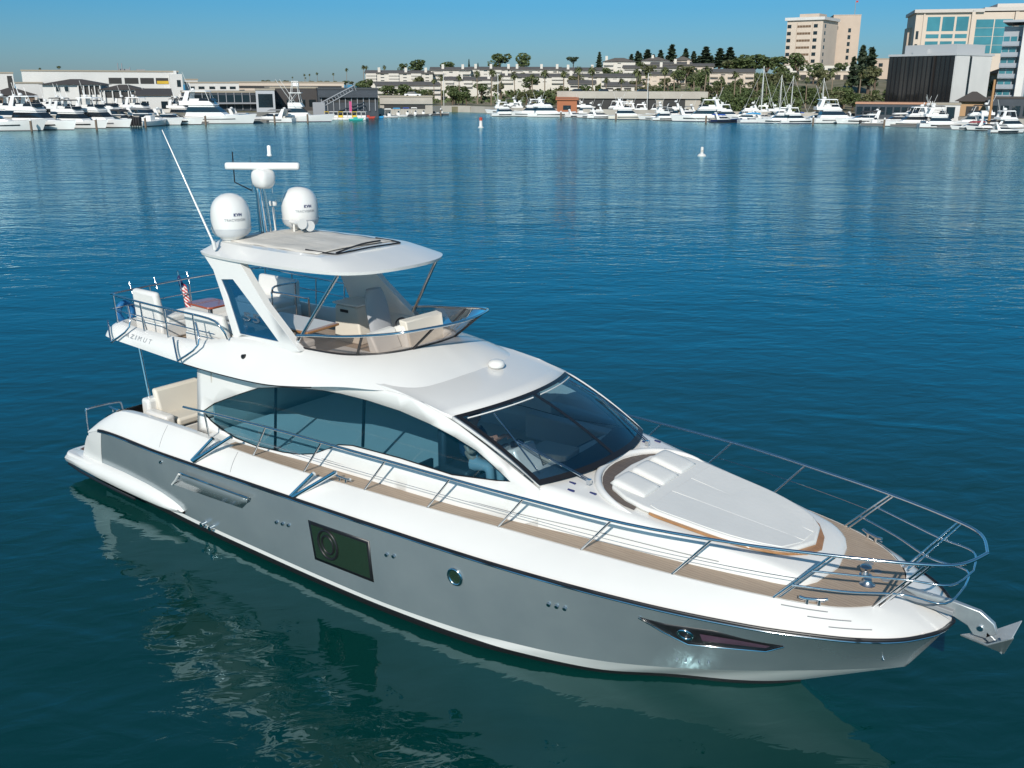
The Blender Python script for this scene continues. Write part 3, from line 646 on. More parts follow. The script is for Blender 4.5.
rows = []
for t in TT:
    a = LO(t); c = UPR(t); r_ = []
    bulge = .05-.03*max(0, min(1, (t-.5)*2))
    for q in frange(0, 1, 8):
        p = [a[k]+(c[k]-a[k])*q for k in range(3)]; e_ = max(0, min(1, (t-.62)/.38)); e_ = e_*e_*(3-2*e_); n = Vector((e_, 1-e_, 0)) if t > .3 else Vector((-.3, .5, 0))
        p[1] += n.y*bulge*4*q*(1-q); p[0] += n.x*bulge*4*q*(1-q); p[2] += .03*4*q*(1-q); r_.append((p[0], -p[1], p[2]))
    u = Vector((c[0], c[1], c[2])); ctr = Vector((max(2.2, min(7.2, c[0])), 0, c[2])); d = (ctr-u); d.z = 0; d = d.normalized()
    i1 = u+d*.09; r_ += [(i1.x, -max(i1.y, 0), c[2]+.012)]; i2 = u+d*.13; r_ += [(i2.x, -max(i2.y, 0), c[2]-.03), (i2.x, -max(i2.y, 0), 3.16)]
    rows.append(r_)
FLY = MB().mgrid(rows).build('flybridge_coaming', WHITE, Y, smooth=45)
MB().grid([[(LO(t)[0], LO(t)[1]*q, LO(t)[2]) for q in frange(-1, 1, 9)] for t in frange(.16, .72, 30)]).build('overhang_underside', WHITE, FLY, smooth=40)
MB().grid([[(UPR(t)[0], UPR(t)[1]*.96*q, 3.165) for q in frange(-1, 1, 9)] for t in frange(.1, 1, 40)]).build('flybridge_sole', TEAK, Y, smooth=40)
sm = MB()
for sg in (1, -1): sm.tube([(LO(t)[0], -(LO(t)[1]-.003)*sg, LO(t)[2]-.01) for t in frange(.4, .68, 30)], .012, 6)
sm.build('seam_shadow_line', RUBBER, FLY, smooth=60)  # black line paints the shadow along the overhang's lower seam
def textmesh(name, s, m, par, size, mw, th=.004, extrude=.003, sp_=1.15):
    c = bpy.data.curves.new(name, 'FONT'); c.body = s; c.size = size; c.align_x = 'CENTER'; c.align_y = 'CENTER'; c.extrude = extrude; c.offset = th; c.space_character = sp_
    o = bpy.data.objects.new(name, c); COL.objects.link(o); bpy.context.view_layer.update()
    me = bpy.data.meshes.new_from_object(o.evaluated_get(bpy.context.evaluated_depsgraph_get())); COL.objects.unlink(o); bpy.data.objects.remove(o)
    me.transform(mw); me.materials.clear(); me.materials.append(m); d = bpy.data.objects.new(name, me); COL.objects.link(d); d.parent = par; return d
def frame(o, x, z):
    x = Vector(x).normalized(); z = Vector(z); z = (z-x*z.dot(x)).normalized(); y = z.cross(x); m = Matrix((x, y, z)).transposed().to_4x4(); m.translation = Vector(o); return m
# lettering on the fascia
a = LO(.3); c = UPR(.3)
def fascia(x, q):
    lo_, hi_ = 0, 1
    for _ in range(30):
        m_ = (lo_+hi_)/2
        if LO(.2+.2*m_)[0] < x: lo_ = m_
        else: hi_ = m_
    a_ = LO(.2+.2*lo_); c_ = UPR(.2+.2*lo_); return Vector((x, -(a_[1]+(c_[1]-a_[1])*q+.2*q*(1-q)*.98+.006), a_[2]+(c_[2]-a_[2])*q+.12*q*(1-q)))
lt_ = textmesh('lettering', 'AZIMUT', GREYT, FLY, .15, Matrix.Identity(4), .0, 0, 1.7)
for v in lt_.data.vertices: v.co = fascia(2.62+v.co.x, .52+v.co.y*2.6)
lt_.data.update()
# arch legs
def AY(z): return 1.5-.085*(z-3.66)
ARC = [(4.92, 3.58), (4.62, 4.25), (4.36, 4.72), (4.12, 4.93), (4.08, 5.02), (5.02, 5.0), (5.08, 4.93), (5.75, 4.28), (6.62, 3.64), (6.3, 3.58)]
AWI = [(4.56, 4.58), (4.90, 4.62), (5.38, 4.27), (6.10, 3.72), (5.06, 3.70), (4.74, 4.32)]
for sg in (-1, 1):
    def am(x, z, o=0): return (x, sg*(AY(z)+o), z)
    a1 = MB()
    outer = lambda x, z: am(x, z, .0); inner = lambda x, z: am(x, z, -.14)
    a1.patch(ARC, outer, [AWI], .25); a1.patch(ARC, inner, [AWI] if sg < 0 else [], .25)
    for lp in (ARC, AWI):
        n = len(lp); a1.add([outer(*p) for p in lp]+[inner(*p) for p in lp], [(i, (i+1) % n, n+(i+1) % n, n+i) for i in range(n)])
    ar = a1.build('radar_arch_leg', WHITE, Y, smooth=40, bevel=.02)
    MB().patch(AWI, lambda x, z: am(x, z, -.02), [], .25).build('arch_window', GLARCH, ar, smooth=50)
    if sg < 0:
        mw = frame(am(5.40, 4.02, .004), (1, 0, -.0), (0, -1, .0))
        textmesh('number_badge', '55', MIRROR, ar, .34, mw @ Matrix.Diagonal((1.25, .62, 1, 1)), .006)
    MB().tube([(4.55, sg*1.93, 3.28), (4.56, sg*1.945, 3.28)], .0, 4) if False else None
nl = MB()
for sg in (1, -1): nl.tube([(5.5, -(1.72)*sg, 3.42), (5.5, -(1.80)*sg, 3.43)], .04, 10)
nl.build('side_vent', RUBBER, FLY, smooth=50)
# hardtop
OL = [(3.83, 0, 5.02), (3.84, .9, 5.02), (3.9, 1.25, 5.01), (4.1, 1.42, 5.0), (4.8, 1.46, 4.99), (5.6, 1.46, 4.99), (6.5, 1.41, 4.99), (7.1, 1.30, 4.99), (7.42, 1.15, 4.99), (7.65, .85, 4.99), (7.8, .45, 5.0), (7.84, 0, 5.0)]
IL = [(3.95, 0, 5.17), (3.96, .8, 5.16), (4.02, .98, 5.15), (4.2, 1.06, 5.145), (4.9, 1.10, 5.14), (5.6, 1.12, 5.14), (6.3, 1.10, 5.14), (6.65, 1.06, 5.14), (6.82, .98, 5.14), (6.92, .75, 5.15), (6.97, .4, 5.155), (6.98, 0, 5.16)]
def dense(L_):
    f_ = spl([(i, *p) for i, p in enumerate(L_)]); return [tuple(f_(t)) for t in frange(0, len(L_)-1, 56)]
OL, IL = dense(OL), dense(IL)
def loopfull(L_): return [(x, -y, z) for x, y, z in L_]+[(x, y, z) for x, y, z in L_[-2:0:-1]]
o1 = loopfull(OL); i1 = loopfull(IL); bt = [(x, y, z-.05) for x, y, z in [(5.6+(x-5.6)*.995, y*.99, z) for x, y, z in o1]]
md = [tuple(a[k]*.42+b_[k]*.58+(.004 if k == 2 else 0) for k in range(3)) for a, b_ in zip(o1, i1)]
HT = MB(); HT.grid([bt, o1, md, i1], True)
n = len(o1); HT.f.append(tuple(range(n-1, -1, -1)))
HT.grid([[(IL[i][0], IL[i][1]*q, IL[i][2]+.025*(1-q*q)) for q in frange(-1, 1, 9)] for i in range(len(IL))])
HTO = HT.build('hardtop', WHITE, Y, smooth=17)
rows = []
for x in frange(4.12, 6.52, 40):
    rows.append([(x, y, 5.163+.010*math.sin((x-4.1)*9+.6*math.sin(y*3))*(.6+.4*math.cos(y*2))+.03*(1-(y/.9)**2)-.0) for y in frange(-.92+.0*(x-4), .92, 17)])
MB().grid(rows).build('canvas_sunroof', CANVAS, HTO, smooth=80, solid=.012)
MB().tube([(6.1, -.8, 5.175), (6.72, -.78, 5.165), (6.80, -.6, 5.17), (6.84, 0, 5.19), (6.80, .6, 5.17), (6.72, .8, 5.165), (6.1, .85, 5.175)], .014, 6, 4).build('roof_seal', RUBBER, HTO, smooth=60)
MB().tube([(6.78, -.74, 5.18), (6.6, .0, 5.215), (6.56, .5, 5.21)], .016, 6, 4)  .build('roof_bow', RUBBER, HTO, smooth=60)
stt = MB()
for sg in (1, -1): stt.tube([(6.42, -1.40*sg, 3.7), (7.28, -1.2*sg, 4.93)], .03, 10)
stt.build('hardtop_strut', CHROME, Y, smooth=60)
# windbreak
WB = spl([(.62, 6.45, 1.40, 3.86), (.66, 6.8, 1.39, 3.92), (.74, 7.5, 1.33, 4.0), (.82, 8.2, 1.20, 4.11), (.87, 8.56, 1.0, 4.17), (.90, 8.7, .75, 4.19), (.95, 8.82, .36, 4.2), (1, 8.86, 0, 4.2)])
rows = []
for t in frange(.62, 1, 34):
    c = UPR(t); w = WB(t); rows.append([(c[0]+(w[0]-c[0])*q, -(c[1]-.03+(w[1]-c[1]+.03)*q), c[2]+(w[2]-c[2])*q) for q in frange(0, 1, 4)])
WBK = MB().mgrid(rows).build('windbreak', GLSMOKE, Y, smooth=60)
w = MB()
for sg in (1, -1):
    w.tube([(WB(t)[0], -WB(t)[1]*sg, WB(t)[2]) for t in frange(.62, 1, 34)], .024, 8)
w.build('windbreak_rail', CHROME, WBK, smooth=60)
w = MB()
for sg in (1, -1):
    w.tube([(UPR(t)[0], -(UPR(t)[1]-.025)*sg, UPR(t)[2]+.01) for t in frange(.62, 1, 34)], .02, 6)
    for t in (.62, .77, .91):
        c = UPR(t); q = WB(t+.01); w.tube([(c[0], -(c[1]-.03)*sg, c[2]), (q[0], -q[1]*sg, q[2])], .022, 6)
w.build('windbreak_frame', RUBBER, WBK, smooth=60)
# flybridge furniture
tb = MB().prism([(4.42, -.05), (5.98, -.02), (6.06, -.84), (5.2, -.90), (4.5, -.86)], 3.70, 3.745)
TB = tb.build('dining_table', VARN, Y, bevel=.012)
MB().prism([(4.47, -.09), (5.9, -.07), (5.98, -.79), (5.2, -.85), (4.55, -.81)], 3.744, 3.751).build('table_top', mat('grey laminate', (.55, .56, .56), .35), TB)
MB().tube([(5.2, -.45, 3.17), (5.2, -.45, 3.7)], .06, 12).build('table_leg', CHROME, TB, smooth=60)
cs = MB().hexa([(5.12, .62, 3.17), (5.85, .62, 3.17), (5.85, 1.22, 3.17), (5.12, 1.22, 3.17)], [(5.14, .66, 3.86), (5.72, .66, 3.86), (5.72, 1.2, 3.9), (5.14, 1.2, 3.9)])
CSL = cs.build('wet_bar', UPHC, Y, bevel=.035, seg=3)
MB().box(5.10, 5.76, .63, 1.22, 3.875, 3.915).build('bar_lid', UPH, CSL, bevel=.015)
MB().box(5.3, 5.5, .635, .65, 3.74, 3.79).build('lid_latch', RUBBER, CSL)
# helm seat and console
hs = MB().hexa([(6.42, .28, 3.45), (6.95, .28, 3.45), (6.95, .8, 3.45), (6.42, .8, 3.45)], [(6.40, .26, 3.60), (6.97, .26, 3.62), (6.97, .82, 3.62), (6.40, .82, 3.60)])
HS = hs.build('helm_seat', UPH, Y, bevel=.05, seg=3)
bk = MB(); rows = []
for i in range(9):
    v = i/8; wd_ = .27*(1-.25*max(0, v-.55)/.45) if v < .999 else .17; z = 3.6+.72*v; x = 6.46-.16*v
    rows.append([(x+.10*math.cos(a)*(.9), .54+wd_*math.sin(a), z) for a in frange(0, 2*math.pi, 17)[:-1]])
bk.grid(rows, True); bk.f.append(tuple(len(bk.v)-16+k for k in range(16)))
bk.build('backrest', mat('grey upholstery', (.33, .34, .36), .55), HS, smooth=60)
MB().tube([(6.68, .54, 3.17), (6.68, .54, 3.46)], .05, 12).build('pedestal', CHROME, HS, smooth=60)
dc = MB().hexa([(7.0, .1, 3.17), (7.6, .1, 3.17), (7.6, 1.1, 3.17), (7.0, 1.1, 3.17)], [(7.06, .1, 3.78), (7.42, .14, 3.93), (7.42, 1.06, 3.93), (7.06, 1.1, 3.78)])
DC = dc.build('helm_console', UPH, Y, bevel=.05, seg=3)
MB().hexa([(7.38, .16, 3.55), (7.55, .16, 3.5), (7.55, 1.04, 3.5), (7.38, 1.04, 3.55)], [(7.3, .12, 3.97), (7.46, .14, 3.95), (7.46, 1.08, 3.95), (7.3, 1.1, 3.97)]).build('console_brow', UPHC, DC, bevel=.02)
MB().lathe([(.0, 0), (.02, .0), (.02, .05)], (7.0, .54, 3.75), 8).build('wheel_hub', RUBBER, DC)
wh = MB().tube([(7.0-.05*math.sin(a), .54+.17*math.cos(a), 3.74+.13*math.sin(a)) for a in frange(0, 2*math.pi, 23)], .016, 8); wh.build('steering_wheel', RUBBER, DC, smooth=60)
fs = MB().box(7.35, 8.1, -.55, .85, 3.17, 3.52).box(6.55, 7.4, -1.12, -.45, 3.17, 3.52)
FSF = fs.build('forward_lounge', UPH, Y, bevel=.05, seg=3)
MB().hexa([(7.2, -.5, 3.5), (7.42, -.5, 3.5), (7.42, .1, 3.5), (7.2, .1, 3.5)], [(7.1, -.5, 3.82), (7.24, -.5, 3.82), (7.24, .1, 3.85), (7.1, .1, 3.85)]).build('lounge_back', UPH, FSF, bevel=.04, seg=3)
def settee(name, x0, x1, yb, sg, back=.5):
    """fixed seat with its back along yb, facing inboard"""
    s_ = MB().box(x0, x1, min(yb, yb+.65*sg), max(yb, yb+.65*sg), 3.17, 3.48); o_ = s_.build(name, WHITE, Y, bevel=.04, seg=3)
    MB().box(x0+.03, x1-.03, min(yb+.16*sg, yb+.66*sg), max(yb+.16*sg, yb+.66*sg), 3.46, 3.60).build('seat_cushion', UPH, o_, bevel=.045, seg=3)
    MB().hexa([(x0+.02, yb, 3.45), (x1-.02, yb, 3.45), (x1-.02, yb+.16*sg, 3.45), (x0+.02, yb+.16*sg, 3.45)] if sg > 0 else [(x0+.02, yb+.16*sg, 3.45), (x1-.02, yb+.16*sg, 3.45), (x1-.02, yb, 3.45), (x0+.02, yb, 3.45)],
              [(x0+.06, yb-.06*sg, 3.45+back), (x1-.06, yb-.06*sg, 3.45+back), (x1-.06, yb+.08*sg, 3.47+back), (x0+.06, yb+.08*sg, 3.47+back)] if sg > 0 else [(x0+.06, yb+.08*sg, 3.47+back), (x1-.06, yb+.08*sg, 3.47+back), (x1-.06, yb-.06*sg, 3.45+back), (x0+.06, yb-.06*sg, 3.45+back)]).build('back_cushion', UPH, o_, bevel=.06, seg=3)
    return o_
settee('aft_settee', 1.75, 2.62, -1.42, 1, .62)
settee('aft_settee', 3.35, 4.6, -1.42, 1, .45)
settee('dining_settee', 4.75, 6.1, -1.32, 1, .2)
settee('port_settee', 2.0, 3.3, 1.42, -1, .52)
rt_ = MB().prism([(2.36, -.66), (3.06, -.70), (3.13, -.62), (3.08, -.16), (2.98, -.08), (2.40, -.06), (2.32, -.14), (2.30, -.58)], 3.70, 3.74)
RT = rt_.build('aft_table', REDW, Y, bevel=.012); MB().tube([(2.72, -.38, 3.17), (2.72, -.38, 3.7)], .05, 10).build('table_leg', CHROME, RT, smooth=60)
# flybridge rails
fr_ = MB()
for pts in ([(4.95, -1.66, 3.62), (4.9, -1.72, 3.8), (4.6, -1.76, 3.95), (3.2, -1.80, 3.97), (2.0, -1.80, 3.99), (1.68, -1.76, 4.0), (1.58, -1.6, 4.0), (1.52, 0, 4.02), (1.58, 1.6, 4.0), (1.68, 1.76, 4.0), (2.0, 1.80, 3.99), (3.2, 1.80, 3.97), (4.6, 1.76, 3.95), (4.9, 1.7, 3.8)],):
    fr_.tube(pts, .02, 8, 4)
FR = fr_.build('flybridge_rail', CHROME, Y, smooth=60)
m_ = MB().tube([(4.7, -1.74, 3.68), (3.2, -1.79, 3.70), (1.72, -1.78, 3.71), (1.57, -1.6, 3.71), (1.54, 0, 3.72), (1.57, 1.6, 3.71), (1.72, 1.78, 3.71), (3.2, 1.79, 3.70), (4.7, 1.74, 3.68)], .012, 8, 4)
m_.build('middle_bar', CHROME, FR, smooth=60)
for sg in (1, -1):
    for x in (1.72, 2.6, 3.35, 4.2): MB().tube([(x, -1.77*sg, 3.42), (x, -1.80*sg, 3.98)], .016, 8).build('stanchion', CHROME, FR, smooth=60)
for y in (-.9, 0, .9): MB().tube([(1.56, y, 3.42), (1.525, y, 4.02)], .016, 8).build('stanchion', CHROME, FR, smooth=60)
gt = MB().tube([(4.75, -1.2, 3.17), (4.75, -1.2, 3.75)], .0, 4) if False else None
MB().tube([(3.45, .55, 3.17), (3.45, .55, 3.82), (3.5, .6, 3.88), (4.35, .62, 3.88), (4.42, .65, 3.82), (4.42, .65, 3.17)], .02, 8, 3).build('stair_guard_rail', CHROME, Y, smooth=60)
MB().tube([(3.45, 1.15, 3.17), (3.45, 1.15, 3.95), (3.5, 1.12, 4.0), (3.5, .6, 4.0), (3.47, .55, 3.9)], .02, 8, 3).build('stair_guard_rail', CHROME, Y, smooth=60)
for y in (-1.3, -.75, .0, .7):
    MB().tube([(1.56, y, 3.92), (1.46, y+.02, 4.14)], .018, 8).build('rod_holder', CHROME, FR, smooth=50)
for x in (1.95, 4.05):
    MB().tube([(x-.35, -1.90, 3.50), (x-.04, -2.06, 3.2), (x+.04, -2.06, 3.2), (x+.42, -1.92, 3.50), (x+.25, -1.82, 3.85)], .02, 8, 3).build('fender_basket', CHROME, FR, smooth=60)
# aerials -----------------------------------------------------------------
for sg in (-1, 1):
    dm = MB().lathe([(.0, 0), (.2, 0), (.22, .03), (.27, .06), (.325, .12), (.34, .19), (.345, .34), (.343, .46), (.325, .56), (.285, .65), (.225, .72), (.15, .768), (.07, .793), (0, .8)], (4.15, .80*sg, 5.18), 36)
    DM = dm.build('satellite_dome', WHITE, Y, smooth=45)
    MB().lathe([(.28, .062), (.33, .118), (.345, .19), (.351, .205), (.351, .19)], (4.15, .80*sg, 5.18), 36).build('base_band', mat('pale grey band', (.55, .56, .57), .4), DM, smooth=45)
    MB().lathe([(.16, -.04), (.16, .01)], (4.15, .80*sg, 5.18), 20).build('mounting_foot', WHITE, DM, smooth=45)
    def ontext(s, m, size, z, a0, th):
        o_ = textmesh('lettering', s, m, DM, size, Matrix.Identity(4), th, .0)
        for v in o_.data.vertices:
            a = a0+v.co.x/.365; v.co = Vector((4.15+.350*math.cos(a), .80*sg+.350*math.sin(a), 5.18+z+v.co.y))
        o_.data.update()
    ontext('KVH', NAVY, .072, .45, R(-16), .003); ontext('TRACVISION', GREYT, .062, .36, R(-24), .001)
mm = MB().tube([(4.02, .0, 5.16), (3.98, -.02, 6.02)], [.075, .05], 8).tube([(4.16, .07, 5.16), (4.08, .03, 6.02)], .022, 8).tube([(4.16, -.07, 5.16), (4.04, -.05, 6.02)], .022, 8)
MM = mm.build('mast', CHROME, Y, smooth=60)
rd = MB(); rows = []
for z, k in ((6.0, .55), (6.04, .8), (6.1, .95), (6.2, 1), (6.28, .95), (6.32, .8), (6.345, .5)):
    rows.append([(4.13+.2*k*math.copysign(abs(math.cos(a))**.6, math.cos(a)), .18*k*math.copysign(abs(math.sin(a))**.6, math.sin(a)), z) for a in frange(0, 2*math.pi, 29)[:-1]])
rd.grid(rows, True); rd.f.append(tuple(range(27, -1, -1))); rd.f.append(tuple(len(rd.v)-28+k for k in range(28)))
RD = rd.build('radar', WHITE, Y, smooth=50)
an = math.atan2(.6, .8)
MB().box(4.13-.68, 4.13+.68, -.06, .06, 6.33, 6.46, an, (4.13, 0)).build('scanner_bar', WHITE, RD, bevel=.04, seg=3)
lt = MB().tube([(3.8, 0, 5.9), (3.8, .0, 6.55)], .012, 8); LT = lt.build('light_mast', CHROME, MM, smooth=60)
MB().lathe([(.03, 0), (.05, .02), (.035, .05), (.035, .18), (.02, .2), (0, .2)], (4.2, .12, 6.56), 12).build('anchor_light', LAMP, MM, smooth=50)
MB().tube([(4.2, .12, 5.9), (4.2, .12, 6.57)], .012, 6).build('light_stem', CHROME, MM, smooth=50)
MB().tube([(3.9, -.1, 5.95), (3.66, -.28, 6.1), (3.42, -.1, 6.62)], .012, 6).build('vhf_stub', RUBBER, MM, smooth=50)
hn = MB()
for x, y in ((4.62, .52), (4.5, .3)): hn.lathe([(.10, 0), (.085, .02), (.05, .04)], (0, 0, 0), 14)
hn = MB()
for y, z in ((.42, 5.36), (.60, 5.30)):
    hn.tube([(4.3, y, z), (4.45, y-.02, z), (4.62, y-.05, z), (4.72, y-.07, z)], [.03, .03, .05, .10], 14); hn.tube([(4.4, y, z), (4.4, y, 5.16)], .02, 6)
hn.build('horn', WHITE, Y, smooth=50)
sl_ = MB().tube([(3.95, .35, 5.15), (3.93, .34, 5.62)], .02, 8).lathe([(.0, -.05), (.07, -.04), (.08, 0), (.06, .05), (0, .06)], (3.93, .34, 5.68), 14)
sl_.build('search_light', WHITE, Y, smooth=50)
wp = MB().tube([(4.42, -1.38, 5.08), (4.42, -1.40, 5.22)], .035, 8).tube([(4.42, -1.40, 5.2), (3.39, -1.5, 7.06)], [.02, .008], 8)
wp.build('whip_aerial', WHITE, Y, smooth=50)
# ------------------------------------------------------------------ saloon seen through the glass
MB().grid([[(x, y*1.55, 1.32) for y in (-1, 1)] for x in (4.3, 11.4)]).build('saloon_sole', FLOORI, Y)
MB().box(4.26, 4.30, -1.6, 1.6, 1.25, 3.08).build('aft_bulkhead', mat('bulkhead cream', (.5, .48, .44), .5), Y)
iw = MB().box(4.6, 6.8, .95, 1.5, 1.32, 1.75).box(4.6, 6.8, 1.3, 1.52, 1.7, 2.05).box(5.0, 6.6, -1.5, -1.0, 1.32, 1.75).box(7.6, 8.9, -1.5, -.95, 1.32, 1.9)
iw.build('saloon_sofa', UPHC, Y, bevel=.05)
MB().box(5.2, 6.2, -.3, .4, 1.66, 1.70).box(5.6, 5.8, -.05, .15, 1.32, 1.66).build('saloon_table', VARN, Y)
MB().box(9.0, 9.05, -1.5, -1.0, 1.32, 2.2).build('saloon_pillar', DARKI, Y)
ds = MB(); rows = []
for y in frange(-1.36, 1.36, 17):
    b_ = wbot(y); rows.append([(b_.x-.05, y, b_.z-.03), (b_.x-.5, y, b_.z-.02), (10.75, y, 2.34), (10.6, y, 2.2), (10.55, y, 1.32)])
ds.grid(rows); ds.build('dashboard', mat('dash leatherette', (.045, .085, .13), .5), Y, smooth=40)
pod = MB().hexa([(10.5, -1.12, 2.3), (10.95, -1.12, 2.36), (10.95, -.62, 2.36), (10.5, -.62, 2.3)], [(10.30, -1.15, 2.62), (10.72, -1.12, 2.78), (10.72, -.60, 2.78), (10.30, -.58, 2.62)])
POD = pod.build('helm_pod', WHITE, Y, bevel=.04)
MB().tube([(10.30+.05*math.sin(a), -.86+.2*math.cos(a), 2.52+.17*math.sin(a)) for a in frange(0, 2*math.pi, 23)], .016, 8).build('steering_wheel', RUBBER, POD, smooth=60)
MB().box(10.55, 10.67, -.98, -.78, 2.72, 2.82).build('compass', RUBBER, POD, bevel=.02)
MB().hexa([(10.45, -.50, 2.30), (11.2, -.46, 2.42), (11.15, -.02, 2.42), (10.45, .06, 2.30)], [(10.45, -.50, 2.52), (11.2, -.46, 2.58), (11.15, -.02, 2.58), (10.45, .06, 2.52)]).build('chart_table', UPHC, Y, bevel=.02)
MB().box(9.3, 11.2, 1.08, 1.34, 2.0, 2.44).build('port_sideboard', UPH, Y, bevel=.03)
MB().box(9.35, 9.5, -1.25, -.6, 2.1, 2.85).box(9.4, 9.95, -1.25, -.6, 2.1, 2.27).build('driver_seat', mat('dark leather', (.05, .055, .065), .5), Y, bevel=.05)
# ------------------------------------------------------------------ the helmsman behind the windscreen
SKIN = mat('skin', (.50, .27, .19), .5); SHIRT = mat('navy shirt', (.035, .05, .09), .8); TROUS = mat('pale grey trousers', (.42, .44, .46), .8)
def skin(name, verts, edges, m, par=None, root=0, sub=2):
    me = bpy.data.meshes.new(name); me.from_pydata([v[:3] for v in verts], edges, []); o = bpy.data.objects.new(name, me); COL.objects.link(o)
    md = o.modifiers.new('skin', 'SKIN'); md.use_smooth_shade = True
    for i, v in enumerate(verts):
        sv = me.skin_vertices[0].data[i]; r_ = v[3]; sv.radius = r_ if isinstance(r_, tuple) else (r_, r_); sv.use_root = (i == root)
    s2 = o.modifiers.new('sub', 'SUBSURF'); s2.levels = sub; s2.render_levels = sub
    me.materials.append(m)
    if par: o.parent = par
    return o
bx, by, bz = 9.74, -.92, 2.33                     # hips on the driver's seat
V = [(bx, by, bz, .15), (bx-.02, by, bz+.2, .15), (bx+.02, by, bz+.42, .165), (bx+.05, by, bz+.53, .07), (bx+.07, by, bz+.60, .06), (bx+.10, by, bz+.70, .095), (bx+.10, by, bz+.80, .085),
     (bx+.03, by-.2, bz+.44, .06), (bx+.2, by-.25, bz+.22, .045), (bx+.47, by-.16, bz+.48, .032), (bx+.54, by-.13, bz+.52, .03),
     (bx+.03, by+.2, bz+.44, .06), (bx+.18, by+.25, bz+.2, .045), (bx+.50, by+.16, bz+.44, .032), (bx+.57, by+.15, bz+.47, .03),
     (bx+.2, by-.1, bz+.0, .095), (bx+.48, by-.12, bz+.02, .07), (bx+.5, by-.12, bz-.40, .05), (bx+.62, by-.12, bz-.44, .04),
     (bx+.2, by+.1, bz+.0, .095), (bx+.48, by+.12, bz+.02, .07), (bx+.5, by+.12, bz-.40, .05), (bx+.62, by+.12, bz-.44, .04)]
E_ = [(0, 1), (1, 2), (2, 3), (3, 4), (4, 5), (5, 6), (2, 7), (7, 8), (8, 9), (9, 10), (2, 11), (11, 12), (12, 13), (13, 14), (0, 15), (15, 16), (16, 17), (17, 18), (0, 19), (19, 20), (20, 21), (21, 22)]
PR = skin('person', V, E_, SKIN)
tag(PR, 'person seated at the helm behind the windscreen with a bare forearm showing', 'person')
def fingers(x, y, z, name='fingers'):
    f = MB()
    for k in range(4):
        f.tube([(x, y-.035+.022*k, z+.01), (x+.05, y-.04+.025*k, z+.03), (x+.085-.01*abs(k-1.5), y-.04+.025*k, z), (x+.07, y-.038+.024*k, z-.03)], [.011, .010, .009, .008], 6)
    f.tube([(x-.01, y+.035, z), (x+.03, y+.06, z-.01), (x+.06, y+.05, z-.03)], [.012, .011, .009], 6); return f.build(name, SKIN, PR, smooth=60)
fingers(bx+.54, by-.13, bz+.52); fingers(bx+.57, by+.15, bz+.47)
skin('shirt', [(bx, by, bz+.02, .165), (bx-.02, by, bz+.2, .168), (bx+.02, by, bz+.42, .18), (bx+.04, by, bz+.5, .09), (bx+.03, by-.2, bz+.44, .075), (bx+.13, by-.235, bz+.31, .06), (bx+.03, by+.2, bz+.44, .075), (bx+.12, by+.235, bz+.3, .06)], [(0, 1), (1, 2), (2, 3), (2, 4), (4, 5), (2, 6), (6, 7)], SHIRT, PR)
skin('trousers', [(bx, by, bz-.02, .165), (bx+.2, by-.1, bz, .108), (bx+.48, by-.12, bz+.02, .082), (bx+.5, by-.12, bz-.36, .06), (bx+.2, by+.1, bz, .108), (bx+.48, by+.12, bz+.02, .082), (bx+.5, by+.12, bz-.36, .06)], [(0, 1), (1, 2), (2, 3), (0, 4), (4, 5), (5, 6)], TROUS, PR)
hh = MB().lathe([(.0, -.02), (.1, -.02), (.108, .04), (.09, .09), (.04, .12), (0, .125)], (bx+.085, by, bz+.76), 16); hh.build('hair', mat('dark hair', (.03, .022, .018), .7), PR, smooth=60)
fcs = MB().tube([(bx+.185, by, bz+.75), (bx+.212, by, bz+.715), (bx+.19, by, bz+.705)], [.008, .015, .01], 6)
for sg in (1, -1): fcs.tube([(bx+.09, by+.095*sg, bz+.70), (bx+.08, by+.11*sg, bz+.73), (bx+.07, by+.1*sg, bz+.76)], .012, 6)
fcs.build('nose_and_ears', SKIN, PR, smooth=60)
ey = MB()
for sg in (1, -1): ey.lathe([(0, -.008), (.008, 0), (0, .008)], (bx+.186, by+.035*sg, bz+.745), 8)
ey.box(bx+.183, bx+.19, by-.025, by+.025, bz+.672, bz+.678); ey.build('eyes_and_mouth', NAVY, PR)
# ------------------------------------------------------------------ ensign and life ring on the flybridge rail
FT = bpy.data.materials.new('ensign cloth'); FT.use_nodes = True; t = FT.node_tree; b = t.nodes['Principled BSDF']; b.inputs['Roughness'].default_value = .8
uv = t.nodes.new('ShaderNodeUVMap'); sx = t.nodes.new('ShaderNodeSeparateXYZ'); t.links.new(uv.outputs[0], sx.inputs[0])
def nm(op, a, c):
    m = t.nodes.new('ShaderNodeMath'); m.operation = op
    for i, q in enumerate((a, c)):
        if isinstance(q, (int, float)): m.inputs[i].default_value = q
        else: t.links.new(q, m.inputs[i])
    return m.outputs[0]
st_ = nm('LESS_THAN', nm('FRACT', nm('MULTIPLY', sx.outputs[1], 6.5), 0), .5)
cn = nm('MULTIPLY', nm('LESS_THAN', sx.outputs[0], .42), nm('GREATER_THAN', sx.outputs[1], .46))
m1 = t.nodes.new('ShaderNodeMix'); m1.data_type = 'RGBA'; t.links.new(st_, m1.inputs[0]); m1.inputs[6].default_value = (.75, .73, .7, 1); m1.inputs[7].default_value = (.50, .02, .03, 1)
m2 = t.nodes.new('ShaderNodeMix'); m2.data_type = 'RGBA'; t.links.new(cn, m2.inputs[0]); t.links.new(m1.outputs[2], m2.inputs[6]); m2.inputs[7].default_value = (.015, .02, .09, 1); t.links.new(m2.outputs[2], b.inputs['Base Color'])
FL = empty('flag', (1.50, -.12, 3.44), 0, 'red white and blue striped ensign hanging from a short staff at the flybridge rail', 'flag')
